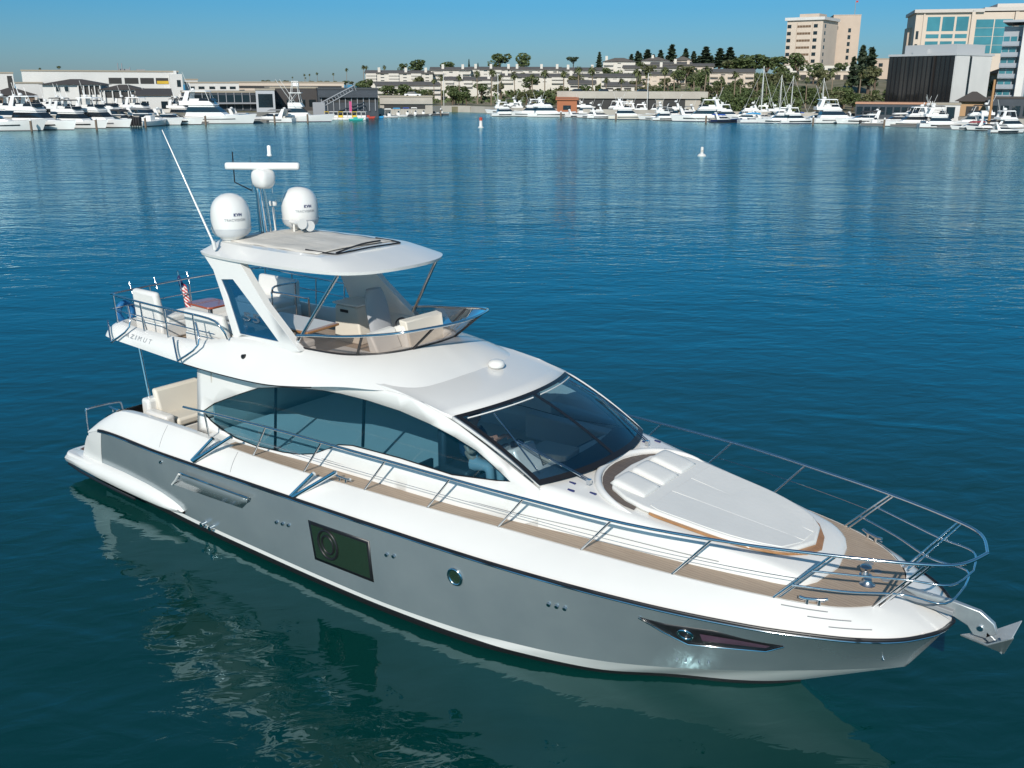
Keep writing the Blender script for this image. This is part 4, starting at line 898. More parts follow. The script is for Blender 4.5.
MB().tube([(0, 0, 0), (-.12, -.02, .72)], .014, 8).lathe([(0, -.02), (.022, 0), (0, .025)], (-.12, -.02, .73), 8).build('staff', CHROME, FL, smooth=60)
me = bpy.data.meshes.new('cloth'); vs = []; fs = []; uvs = []
NU, NV = 13, 15
for i in range(NU):
    for j in range(NV):
        u = i/(NU-1); v = j/(NV-1); top_ = Vector((-.115, -.02, .66)).lerp(Vector((-.045, -.01, .28)), 1-v)
        p = top_+Vector((.10*u+.03*math.sin(u*9+v*2), .10*u+.05*math.sin(u*7+v*3), -.42*u**1.2)); vs.append(tuple(p)); uvs.append((u, v))
for i in range(NU-1):
    for j in range(NV-1): fs.append((i*NV+j, (i+1)*NV+j, (i+1)*NV+j+1, i*NV+j+1))
me.from_pydata(vs, [], fs); ul = me.uv_layers.new(name='UVMap')
for l in me.loops: ul.data[l.index].uv = uvs[l.vertex_index]
me.shade_smooth(); me.materials.append(FT); o = bpy.data.objects.new('cloth', me); COL.objects.link(o); o.parent = FL
LR = MB(); BLUE = mat('blue cover', (.01, .12, .30), .5)
LR.tube([(1.50, -1.46+.15*math.cos(a), 3.58+.17*math.sin(a)) for a in frange(R(-60), R(240), 22)], .06, 10)
tag(LR.build('life_ring', BLUE, None, smooth=60), 'blue covered horseshoe life ring on the stern rail of the flybridge', 'life ring')
# ================================================================== BUILDINGS ON THE FAR SHORE
STUCCO = mat('white stucco', (.62, .585, .53), .8, noise=(.25, (.57, .54, .48), .35, .7))
PLWHITE = mat('white painted wall', (.62, .61, .59), .7, noise=(.2, (.56, .555, .54), .35, .7))
BEIGE = mat('beige precast', (.50, .40, .32), .8, noise=(.15, (.46, .37, .295), .35, .7))
BEIGEL = mat('pale beige precast', (.58, .49, .405), .8, noise=(.15, (.54, .455, .375), .35, .7))
TAN = mat('tan render', (.42, .27, .15), .8)
SLATE = mat('slate cladding', (.045, .055, .07), .6, noise=(.4, (.03, .04, .05), .35, .7))
ROOFG = mat('grey tile roof', (.13, .115, .10), .8, noise=(.5, (.1, .09, .08), .35, .7))
ROOFT = mat('tan flat roof', (.33, .29, .23), .85)
ROOFD = mat('dark shingle roof', (.065, .055, .05), .8)
WINDK = mat('dark window', (.012, .018, .022), .08, spec=.8)
WINBL = mat('blue window', (.035, .16, .20), .06, spec=1.0, noise=(.11, (.05, .22, .27), .4, .6))
WINGR = mat('painted opening shade', (.03, .03, .03), .7)  # near-black wall panels: shade inside openings put into their colour
DGLASS = mat('dark curtain wall', (.018, .017, .017), .12, spec=.8, noise=(.35, (.035, .032, .03), .45, .6, (1, 1, .05)))
STEEL = mat('grey steel', (.25, .26, .28), .5)
YELLOW = mat('yellow awning', (.55, .36, .03), .7)

def house(name, label, px0, px1, D, depth, z0, z1, wall, rz=0, cat='building', group=None, rooftype='flat', roofm=ROOFT, eave=.4, rise=1.5):
    """a block with its front along local x, standing at distance D; local y runs away from the viewer"""
    th = math.atan(((px0+px1)/2-512)*.955/F); p = G((px0+px1)/2, D, z=z0); w = Wm(px1-px0, D)*math.cos(th)/math.cos(R(rz))
    o = empty(name, p, VR-th+R(rz), label, cat, group); h_ = z1-z0
    MB().box(-w/2, w/2, 0, depth, -4, h_).build('wall', wall, o)
    if rooftype == 'flat':
        MB().box(-w/2-.15, w/2+.15, -.15, depth+.15, h_-.02, h_+.35).build('roof', roofm, o)
    elif rooftype == 'hip':
        e = eave; q = min(w, depth)*.42
        MB().hexa([(-w/2-e, -e, h_), (w/2+e, -e, h_), (w/2+e, depth+e, h_), (-w/2-e, depth+e, h_)], [(-w/2+q, q, h_+rise), (w/2-q, q, h_+rise), (w/2-q, depth-q, h_+rise), (-w/2+q, depth-q, h_+rise)]).build('roof', roofm, o)
    elif rooftype == 'shed':
        e = eave
        MB().hexa([(-w/2-e, -e, h_), (w/2+e, -e, h_), (w/2+e, depth+e, h_+rise), (-w/2-e, depth+e, h_+rise)], [(-w/2-e, -e, h_+.2), (w/2+e, -e, h_+.2), (w/2+e, depth+e, h_+rise+.2), (-w/2-e, depth+e, h_+rise+.2)]).build('roof', roofm, o)
    return o, w, h_
def window(o, x0, x1, z0, z1, m=WINDK, y=0, name='window', d=.06, frame_m=None):
    q = MB().box(x0, x1, y-d, y+.02, z0, z1).build(name, m, o)
    if frame_m:
        f = MB(); t_ = .08
        f.box(x0-t_, x0, y-d-.05, y, z0-t_, z1+t_).box(x1, x1+t_, y-d-.05, y, z0-t_, z1+t_).box(x0, x1, y-d-.05, y, z1, z1+t_).box(x0, x1, y-d-.05, y, z0-t_, z0)
        f.build('frame', frame_m, q)
    return q
def windows(o, xs, zs, ww, hh, m=WINDK, y=0, **k):
    for z in zs:
        for x in xs: window(o, x-ww/2, x+ww/2, z, z+hh, m, y, **k)
def sidewin(o, xf, y0, y1, z0, z1, m=WINDK, sg=1):
    MB().box(min(xf, xf+.06*sg)-.0, max(xf, xf+.06*sg), y0, y1, z0, z1).build('window', m, o)

# --- left shore -----------------------------------------------------
o, w, h_ = house('waterfront_building', 'long white flat roofed building behind the left marina with recessed upper terrace', 27, 183, 262, 26, 1.5, Zm(73, 262), PLWHITE)
k = w/156.
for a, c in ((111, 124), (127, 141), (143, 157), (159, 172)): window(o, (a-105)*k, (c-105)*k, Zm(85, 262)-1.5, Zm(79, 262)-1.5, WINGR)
window(o, (160-105)*k, (172-105)*k, Zm(85, 262)-1.5, Zm(82, 262)-1.5, YELLOW, y=-.1, name='awning')
MB().box((173-105)*k, (186-105)*k, -3, 8, -1, Zm(75, 262)-1.5).build('stair_tower', PLWHITE, o)
MB().box((178-105)*k, (181-105)*k, -1, 3, 0, Zm(71.5, 262)-1.5).build('chimney', PLWHITE, o)
window(o, (180-105)*k, (184-105)*k, Zm(88, 262)-1.5, Zm(81, 262)-1.5, WINDK, y=-3)
for x in (122, 126, 134): MB().tube([((x-105)*k, 5, h_), ((x-105)*k, 5, h_+Zm(64 if x < 130 else 68, 262)-Zm(73, 262))], .12, 6).build('roof_mast', STEEL, o)
MB().box((123-105)*k, (134-105)*k, 6, 9, h_, h_+.8).build('roof_plant', STEEL, o); MB().box((141-105)*k, (150-105)*k, 6, 9, h_, h_+.7).build('roof_plant', STEEL, o)
o, w, h_ = house('waterfront_building', 'low white wing with a dark gap at the left frame edge', -30, 17, 266, 18, 1.5, Zm(75, 266), PLWHITE)
window(o, w/2-1.5, w/2-.3, 1, h_-.6, WINGR)
o, w, h_ = house('waterfront_building', 'plain low white wall block below the left terrace building', 18, 45, 250, 14, 1.5, Zm(85, 250), PLWHITE)
windows(o, (-2, 2), (1.5,), 1.2, 1)
# two storey house with dark hipped roof
o, w, h_ = house('clubhouse', 'white two storey house with dark hipped roof and columned balcony behind left yachts', 45, 104, 226, 14, 1.5, Zm(86, 226), PLWHITE, rz=-8, rooftype='hip', roofm=ROOFD, rise=1.2, eave=.8)
k = w/59.
for x in (60, 68.5): window(o, (x-74.5-2)*k, (x-74.5+2)*k, Zm(93, 226)-1.5, Zm(88, 226)-1.5, frame_m=PLWHITE)
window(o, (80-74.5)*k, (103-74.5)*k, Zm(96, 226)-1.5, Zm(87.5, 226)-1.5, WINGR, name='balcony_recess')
for x in (80.5, 86, 91.5, 97, 102.5): MB().box((x-74.5)*k-.12, (x-74.5)*k+.12, -.5, -.2, 0, Zm(87, 226)-1.5).build('column', PLWHITE, o)
o, w, h_ = house('clubhouse', 'lower white wing with dark hipped roof right of the columned house', 104, 140, 228, 12, 1.5, Zm(91, 228), PLWHITE, rz=-8, rooftype='hip', roofm=ROOFD, rise=1.1, eave=.8)
k = w/36.
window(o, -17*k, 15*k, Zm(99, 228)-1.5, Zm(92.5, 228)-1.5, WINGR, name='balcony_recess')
for x in (-16, -8, 0, 8, 15): MB().box(x*k-.12, x*k+.12, -.5, -.2, 0, Zm(92, 228)-1.5).build('column', PLWHITE, o)
o, w, h_ = house('boat_shed', 'brown dark roofed shed at far left behind the yachts', -10, 36, 232, 14, 1.5, Zm(97, 232), mat('brown timber', (.13, .09, .065), .8), rooftype='hip', roofm=ROOFD, rise=1.6, eave=.8)
windows(o, (-3, 1, 5), (1.0,), 1.6, 1.4)
o, w, h_ = house('boat_shed', 'shed with brown sloping roof beside the long boats, right of the hipped houses', 138, 172, 222, 10, 1.5, Zm(97, 222), PLWHITE, rooftype='shed', roofm=ROOFD, rise=1.3)
windows(o, (-2, 2), (.8,), 1.4, 1.6)
# dark glazed pavilion and roofs
o, w, h_ = house('restaurant', 'long low dark restaurant with glazed front and balcony rail', 183, 262, 236, 16, 1.5, Zm(93.5, 236), SLATE, rz=3)
k = w/79.
window(o, -38*k, 38*k, Zm(103, 236)-1.5, Zm(96, 236)-1.5, WINDK, name='glazed_front')
for x in range(-36, 40, 8): MB().box(x*k-.08, x*k+.08, -.3, -.1, .2, h_).build('post', STEEL, o)
MB().box(-39*k, 39*k, -1.6, -.1, Zm(105, 236)-1.5, Zm(103.5, 236)-1.5).build('balcony_deck', STEEL, o)
o, w, h_ = house('parking_building', 'flat tan roofed building far behind the dark restaurant', 232, 345, 300, 20, 1.5, Zm(83.5, 300), BEIGEL)
k = w/113
window(o, -54*k, 54*k, Zm(89, 300)-1.5, Zm(86.5, 300)-1.5, WINGR, name='shaded_storey')
o, w, h_ = house('parking_building', 'low white buildings strip above the restaurant roof', 186, 240, 282, 10, 1.5, Zm(84, 282), PLWHITE)
windows(o, [w*q for q in (-.38, -.2, 0, .2, .38)], (h_-1.6,), 1.6, .7)
o, w, h_ = house('small_white_house', 'small white house standing right of the stair tower', 186, 199, 300, 8, 1.5, Zm(81, 300), PLWHITE)
window(o, -1, 1, h_-1.6, h_-.7)
o, w, h_ = house('boathouse', 'large dark slate boathouse with parapet and shaded gallery by small boats', 318, 378, 234, 18, 1.5, Zm(90, 234), SLATE, rz=4, roofm=mat('boathouse roof', (.05, .055, .06), .7))
k = w/60
window(o, -28*k, 29*k, Zm(103, 234)-1.5, Zm(97, 234)-1.5, WINGR, name='gallery_opening')
for x in range(-27, 30, 6): MB().box(x*k-.1, x*k+.1, -.3, -.05, .2, Zm(97, 234)-1.5).build('post', STEEL, o)
MB().box(-29*k, 29.5*k, -.9, -.1, Zm(98, 234)-1.5, Zm(96.2, 234)-1.5).build('fascia', SLATE, o)
o, w, h_ = house('boathouse', 'dark slate block with wide brown upper wall beside sportfishing boat', 271, 318, 238, 16, 1.5, Zm(89, 238), mat('dark brown cladding', (.05, .045, .045), .7), rz=6)
windows(o, [w*q for q in (-.35, -.1, .15, .38)], (1.0,), 1.6, 1.6)
o, w, h_ = house('kiosk', 'small grey flat roofed kiosk with glass panel beside the restaurant', 256, 275, 230, 8, 1.5, Zm(91, 230), mat('light grey panel', (.40, .42, .45), .6))
window(o, -1.6, 1.6, 1, h_-.8)
# crane arm
p = G(320, 228, z=1.5); CR = empty('boat_hoist', p, VR, 'grey lattice hoist arm leaning up beside the dark boathouse', 'crane')
k = Wm(1, 228); zt = Zm(86, 228)-1.5
tr = MB()
for q in (-.5, .5): tr.tube([(0, q, 2), (35*k, q, zt)], .14, 6); tr.tube([(0, q, .9), (33*k, q, zt-1.1)], .12, 6)
for i in range(13):
    a = i/12; b_ = (i+1)/12; tr.tube([(35*k*a, -.5, 2+(zt-2)*a), (35*k*b_*.97, -.5, .9+(zt-2)*min(b_, 1))], .07, 5)
tr.build('arm', STEEL, CR); MB().box(-1.6, 1.2, -1, 1, -.5, 2.2).build('base', STEEL, CR, bevel=.1)
PK = mat('pink vinyl', (.42, .05, .16), .6)
o = empty('feather_banner', G(350, 226, z=1.2), VR, 'tall pink banner standing on the dock by the pedal boats', 'banner')
MB().box(-.28, .28, -.04, .04, .3, Zm(102, 226)-1.2).build('cloth', PK, o, bevel=.02); MB().tube([(-.3, 0, -.5), (-.3, 0, Zm(101.5, 226)-1.2)], .04, 6).build('pole', STEEL, o)
# road bridge
o, w, h_ = house('road_bridge', 'low concrete road bridge with dark opening underneath, middle of the far shore', 379, 432, 262, 9, 1.2, Zm(97.5, 262), CONC)
window(o, -w*.42, w*.36, .3, h_-1.9, WINGR, name='underpass')
MB().box(-w/2, w/2, -.5, -.1, h_-1.7, h_-.9).build('parapet', CONC, o)

# --- hillside condominiums -----------------------------------------
def condo(label, px0, px1, D, pyt, pyb, depth=11, rz=0, floors=2, hip=False, chim=(), wall=STUCCO, roofm=ROOFG, balc=True, ncol=None):
    z0 = Zm(pyb, D); z1 = Zm(pyt, D)
    o, w, h_ = house('condominium', label, px0, px1, D, depth, z0, z1, wall, rz, 'apartment house', None, 'hip' if hip else 'shed', roofm, .5, 1.2 if not hip else 1.6)
    fh = h_/floors; n = ncol or max(2, int(w/4.2))
    for f in range(floors):
        for i in range(n):
            x = -w/2+(i+.5)*w/n
            if balc and i % 2 == 0:
                window(o, x-w/n*.40, x+w/n*.40, f*fh+.5, (f+1)*fh-.45, WINGR, name='loggia')
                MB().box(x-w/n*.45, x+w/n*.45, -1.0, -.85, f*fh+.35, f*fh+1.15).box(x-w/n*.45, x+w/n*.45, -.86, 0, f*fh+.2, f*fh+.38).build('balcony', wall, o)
            else: window(o, x-.7, x+.7, f*fh+.9, (f+1)*fh-.5)
    for c in chim: MB().box(c*w-.5, c*w+.5, 3, 4.2, h_-.5, h_+2.3).build('chimney', wall, o)
    return o
condo('stepped white hillside condominium at the left end of the ridge', 365, 432, 395, 74, 83, floors=3, chim=(-.3, .1, .4))
condo('second white ridge condominium with grey roof, left of the tall skyline tree', 430, 470, 402, 70.5, 80, floors=2, chim=(-.2, .3))
condo('white ridge condominium under the big round skyline tree', 468, 512, 408, 70, 79.5, floors=3, chim=(-.35, .0, .4))
condo('ridge condominium with three chimneys left of the hill centre', 511, 560, 405, 70, 79.5, floors=2, chim=(-.4, .1, .42))
condo('ridge condominium with long grey roof at the hill centre', 558, 602, 400, 70.5, 80, floors=2, chim=(-.3, .25))
condo('lower white condominium row half hidden by palms on the left slope', 376, 440, 355, 86, 95, floors=2, rz=4)
condo('long low condominium terrace with dark loggias below the ridge, centre', 500, 600, 372, 77, 84, floors=2, chim=(-.45, -.1, .2))
condo('white house with pitched grey roof high on the hill, left of the pair', 602, 634, 415, 61.5, 70, floors=2, hip=True, chim=(-.4,))
condo('big white house with pitched roof between tall conifers on the hilltop', 640, 668, 418, 60.5, 69, floors=2, hip=True, chim=(-.1,))
condo('small beige house behind conifers at the right end of the hilltop', 672, 690, 425, 60, 68, floors=1, hip=True, wall=BEIGEL)
condo('long tan roofed terrace house on the middle slope', 622, 676, 392, 68, 73.5, floors=1, chim=(.2,))
condo('peach coloured house with grey roof right of the middle slope', 676, 712, 398, 66, 72, floors=1, wall=BEIGEL, chim=(-.2,))
condo('broad cream condominium with wide balconies in front of the hill', 640, 684, 356, 74.5, 88, floors=3, wall=BEIGEL, ncol=5)
condo('cream condominium with stepped balconies among palms, left of the broad one', 600, 636, 360, 77, 86, floors=2, ncol=4)
condo('pale parking block with three open decks below the hill on the right', 708, 752, 340, 72, 88, floors=3, wall=BEIGEL, ncol=5)
condo('small white house low on the slope among palms', 568, 594, 342, 84, 91, floors=1, wall=STUCCO)
condo('white condominium row with dark loggias midway up the left slope', 444, 499, 370, 80.5, 88, floors=2, chim=(-.2, .3), ncol=6)
condo('short white condominium block above the promenade behind the palms', 604, 640, 330, 86, 93, floors=1, ncol=4)
condo('cream condominium block stepping up left of the peach house', 650, 690, 402, 64.5, 69, floors=1, chim=(.1,))
# waterfront promenade with dark openings
o, w, h_ = house('promenade_deck', 'long pale concrete promenade deck with dark boat bays behind the moored yachts', 555, 706, 262, 14, 1.2, Zm(92.5, 262), CONC, rz=2)
k = w/151
for a, c in ((578, 625), (632, 655), (662, 684)): window(o, (a-630.5)*k, (c-630.5)*k, .2, Zm(98, 262)-1.2, WINGR, name='boat_bay')
MB().box(-w/2, w/2, -.6, -.15, h_-1.4, h_+.35).build('parapet', CONC, o)
o, w, h_ = house('terracotta_ramp', 'orange tiled ramp roof at the left end of the promenade deck', 556, 576, 258, 6, 1.2, Zm(100, 258), mat('terracotta', (.36, .13, .06), .8), rooftype='shed', roofm=mat('terracotta roof', (.38, .14, .07), .8), rise=.7)
window(o, -1, 1, .3, 1.4)
# --- hospital tower ---------------------------------------------------
D = 620
o, w, h_ = house('hotel_tower', 'beige hotel tower with flat overhanging roof and window columns on the hill', 781, 816, D, 27, 6, Zm(21, D), BEIGEL, rz=-20, roofm=mat('tower cap', (.50, .45, .39), .8))
k = w/44
for i in range(8): MB().box(w/2-.02, w/2+.06, 3.5, 5.6, h_-4-i*4, h_-2-i*4).build('window', WINDK, o)
MB().box(-w/2-1.2, w/2+1.2, -1.2, 27, h_+.3, h_+2).build('cornice', PLWHITE, o)
MB().box(-w*.25, w*.3, 5, 18, h_+2, h_+4.2).build('plant_room', BEIGE, o)
MB().box(-12*k+1.0, -12*k+1.5, -.12, 0, 2, h_-1).box(9*k, 9*k+.5, -.12, 0, 2, h_-1).build('pilaster', BEIGE, o)
for i in range(8):
    z = h_-4-i*4.0
    for x in (-19, 13.5): window(o, x*k-1.2, x*k+1.2, z, z+2.0, WINDK)
    for x in (-8, -4.5, -1, 2.5, 6): window(o, x*k-.8, x*k+.8, z+.2, z+1.5, mat('bronze window', (.16, .10, .06), .3) if i == 0 and x == -8 else bpy.data.materials['bronze window'])
D = 640
o, w, h_ = house('hotel_tower', 'taller plain beige tower with one column of windows and a roof mast', 826, 853, D, 24, 6, Zm(15.5, D), BEIGE, rz=6, roofm=BEIGE)
for i in range(9): window(o, 1.2, 2.9, h_-10-i*4, h_-7.6-i*4, WINDK)
MB().tube([(5, 8, h_), (5, 8, h_+9)], .2, 6).build('flag_mast', STEEL, o); MB().box(5, 6.4, 7.95, 8.05, h_+7.9, h_+8.9).build('mast_flag', mat('red flag', (.4, .03, .03), .7), o)
o, w, h_ = house('hotel_annex', 'long white low hotel annex at the foot of the beige tower', 778, 862, 600, 18, 6, Zm(64.5, 600), STUCCO)
windows(o, [w*q/12 for q in range(-5, 6)], (h_-3,), 2.2, 1.4)
o, w, h_ = house('apartment_block', 'cream apartment block with open balcony grid among palms under the hotel', 796, 856, 380, 14, 4, Zm(71, 380), BEIGEL, rz=4)
for f in range(4):
    for i in range(7): window(o, -w/2+.6+i*w/7, -w/2+w/7-.4+i*w/7, h_-3.2-f*3.2, h_-1.0-f*3.2, WINGR, name='loggia')
o, w, h_ = house('apartment_block', 'plain tan block showing behind conifers left of the black office', 868, 905, 420, 14, 3, Zm(58, 420), BEIGE, rz=0)
windows(o, (-4, 0, 4), (h_-3, h_-6.5), 1.6, 1.4)
# --- black glass office ------------------------------------------------
D = 236
p = G(947, D, z=1.5); o = empty('office_building', p, VR+R(-23-35), 'black glass office cube with a white side wall behind the right hand boats', 'office building')
zt = Zm(54, D)-1.5; zb = 0.
k = Wm(1, D); LW = 69*k*.92/math.cos(R(35)); RWd = 38*k*.92/math.sin(R(35))
MB().box(-LW, 0, 0, RWd, -1, zt).build('wall', DGLASS, o)
MB().box(.0, .35, .0, RWd*.36, -1, zt+.05).box(.0, .35, RWd*.42, RWd*.96, -1, zt+.05).build('white_side_wall', PLWHITE, o)
MB().box(-LW-.2, .5, -.2, RWd+.2, zt, zt+.5).build('roof', mat('pale roof edge', (.46, .47, .48), .6), o)
MB().box(-LW+2, -2, 3, 14, zt+.5, zt+2.6).box(-LW+5, -LW+9, 2, 5, zt+.5, zt+1.6).build('roof_plant', mat('grey roof plant', (.40, .41, .42), .6), o)
for i in range(1, 15): MB().box(-LW*i/15-.06, -LW*i/15+.06, -.14, 0, .2, zt-.1).build('mullion', BLACK, o)
MB().box(0.0, .38, RWd*.36, RWd*.42, .5, zt-.3).build('stair_window', WINDK, o)
MB().box(-LW*.30, -LW*.28, -.5, .0, 0, zt).build('fin', mat('bronze fin', (.03, .026, .024), .4), o)
# --- blue glass office behind ---------------------------------------------
D = 330
p = G(975, D, z=2); o = empty('office_building', p, VR+R(-25+10), 'tall cream office block with bands of blue glass behind the black cube', 'office building')
k = Wm(1, D); zt = Zm(12, D)-2
MB().box(-66*k, 70*k, 0, 24, -2, zt).build('wall', BEIGEL, o)
MB().box(-68*k, -4*k, -1, 25, zt, zt+1.0).box(-4*k, 72*k, -.6, 25, zt+.3, zt+1.4).box(10*k, 40*k, 5, 20, zt+1.2, zt+2.8).build('roof', mat('pale cornice', (.50, .46, .42), .7), o)
MB().box(-15*k, -12*k, -1.0, 0, -1, zt+.6).box(-59*k, -57.6*k, -.5, 0, -1, zt).box(24*k, 27*k, -1, 0, -1, zt).build('pier', BEIGEL, o)
for i, (a, c) in enumerate(((16, 30), (33, 37), (40, 44), (48, 52))):
    for x0, x1 in ((-55, -43), (-41, -30), (-28, -17)): window(o, x0*k, x1*k, Zm(c, D)-2, Zm(a, D)-2, WINBL)
for j in range(4):
    for x0, x1 in ((-10, 6), (7, 23)): window(o, x0*k, x1*k, Zm(27+8.4*j, D)-2, Zm(19+8.4*j, D)-2, WINBL)
    window(o, 29*k, 55*k, Zm(27+8.4*j, D)-2, Zm(20+8.4*j, D)-2, WINBL)
for x in (-54, -60): pass
MB().box(-66*k-1.2, -66*k, 8, 18, -2, zt-4).build('side_wing', BEIGE, o)
for j in range(5): window(o, -64.5*k, -62*k, zt-8-j*4, zt-5.5-j*4, WINDK)
# --- grey apartment tower cut by the frame ------------------------------------
D = 244
p = G(1012, D, z=1.5); o = empty('apartment_tower', p, VR+R(-30), 'grey apartment tower with stacked balconies at the right frame edge', 'apartment house')
k = Wm(1, D); zt = Zm(25, D)-1.5; GRY = mat('grey render', (.33, .35, .38), .7)
MB().box(-19*k, 0, 1.4, 16, -1, zt).build('wall', GRY, o); MB().box(.0, 22*k, -1.2, 16, -1, zt+.8).build('wall', GRY, o)
MB().box(-.25, 1.3, -1.6, -1.2, -1, zt+.6).build('white_pier', PLWHITE, o)
for j in range(8):
    z = .8+j*2.45
    if z+2 > zt: break
    MB().box(-19*k, -.3, .2, 1.4, z-.22, z).box(-19*k, -.3, .15, .3, z, z+.85).build('balcony', mat('balcony panel', (.30, .33, .37), .4) if j == 0 else bpy.data.materials['balcony panel'], o)
    window(o, -18.4*k, -13*k, z+.1, z+2.0, WINBL, y=1.4); window(o, -12*k, -6.4*k, z+.1, z+2.0, WINBL, y=1.4); window(o, -5.0*k, -.8, z+.1, z+2.0, WINDK, y=1.4)
    window(o, 1.8, 5.2, z+.5, z+2.0, WINBL, y=-1.2)
MB().box(-19*k-.3, 22*k, -1.6, 16.3, zt+.8, zt+1.3).build('roof', GRY, o)
# pavilion and low buildings on the right quay
D = 216
o, w, h_ = house('gazebo', 'open tan pavilion with dark pyramid roof on the right quay', 956, 985, D, 7, 1.5, Zm(100, D), TAN, rooftype='hip', roofm=ROOFD, rise=2.0, eave=.9)
window(o, -w*.22, w*.22, 0, h_-1, WINGR, name='archway')
o, w, h_ = house('tiled_house', 'orange walled tiled house between black office and apartment tower', 982, 1004, 270, 10, 1.5, Zm(72, 270), TAN, rooftype='hip', roofm=mat('clay tiles', (.30, .12, .06), .8), rise=1.2, eave=.7)
windows(o, (-1.6, 1.6), (h_-1.8, h_-4.6), 1.4, 1.1)
o, w, h_ = house('quay_building', 'white windowless quay building with one dark doorway beside the pavilion', 928, 958, 206, 9, 1.4, Zm(103.5, 206), PLWHITE)
window(o, w*.05, w*.34, 0, 2.2, WINDK, name='doorway')
o, w, h_ = house('quay_building', 'long low glazed quay building with tan roof edge under the black office', 853, 932, 218, 8, 1.4, Zm(103, 218), SLATE, roofm=mat('tan fascia', (.45, .24, .15), .7))
k = w/79
for i in range(10): window(o, -38*k+i*7.6*k, -32*k+i*7.6*k, .3, h_-.6)
o, w, h_ = house('quay_building', 'dark open fronted quay building behind the boats at far right', 984, 1030, 204, 8, 1.4, Zm(97, 204), SLATE, roofm=ROOFD)
windows(o, [w*q for q in (-.35, -.1, .15, .4)], (.5,), 1.5, 2)
# ================================================================== TREES AND PLANTING
LEAFD = leafmat('dark conifer foliage', (.045, .068, .032), (.028, .048, .025))
LEAFM = leafmat('mid green foliage', (.095, .125, .04), (.06, .09, .03))
LEAFL = leafmat('olive foliage', (.125, .13, .055), (.085, .095, .04))
LEAFP = leafmat('palm fronds', (.11, .125, .045), (.075, .09, .035))
BARK = mat('bark', (.12, .085, .06), .9); BARKP = mat('palm trunk', (.22, .17, .12), .9)
def leaves(m, n, fn, size):
    for _ in range(n):
        c = Vector(fn()); a = Vector((random.gauss(0, 1), random.gauss(0, 1), random.gauss(0, .6))).normalized(); b_ = a.cross(Vector((random.gauss(0, 1), random.gauss(0, 1), random.gauss(0, 1)))).normalized(); s = size*random.uniform(.6, 1.3)
        m.add([c+a*s, c+b_*s*.7, c-a*s, c-b_*s*.7], [(0, 1, 2, 3)])
def blob(lobes):
    def f():
        x, y, z, r_, h_ = random.choice(lobes); d = Vector((random.gauss(0, 1), random.gauss(0, 1), random.gauss(0, 1))).normalized()*random.uniform(.55, 1)**.5; return (x+d.x*r_, y+d.y*r_, z+d.z*h_)
    return f
PROTO = {}
def proto(key, lf, lm, tr_, tm):
    a = bpy.data.meshes.new('crown'); a.from_pydata([tuple(v) for v in lf.v], [], lf.f); a.materials.append(lm)
    b_ = bpy.data.meshes.new('trunk'); b_.from_pydata([tuple(v) for v in tr_.v], [], tr_.f); b_.materials.append(tm); PROTO[key] = (a, b_)
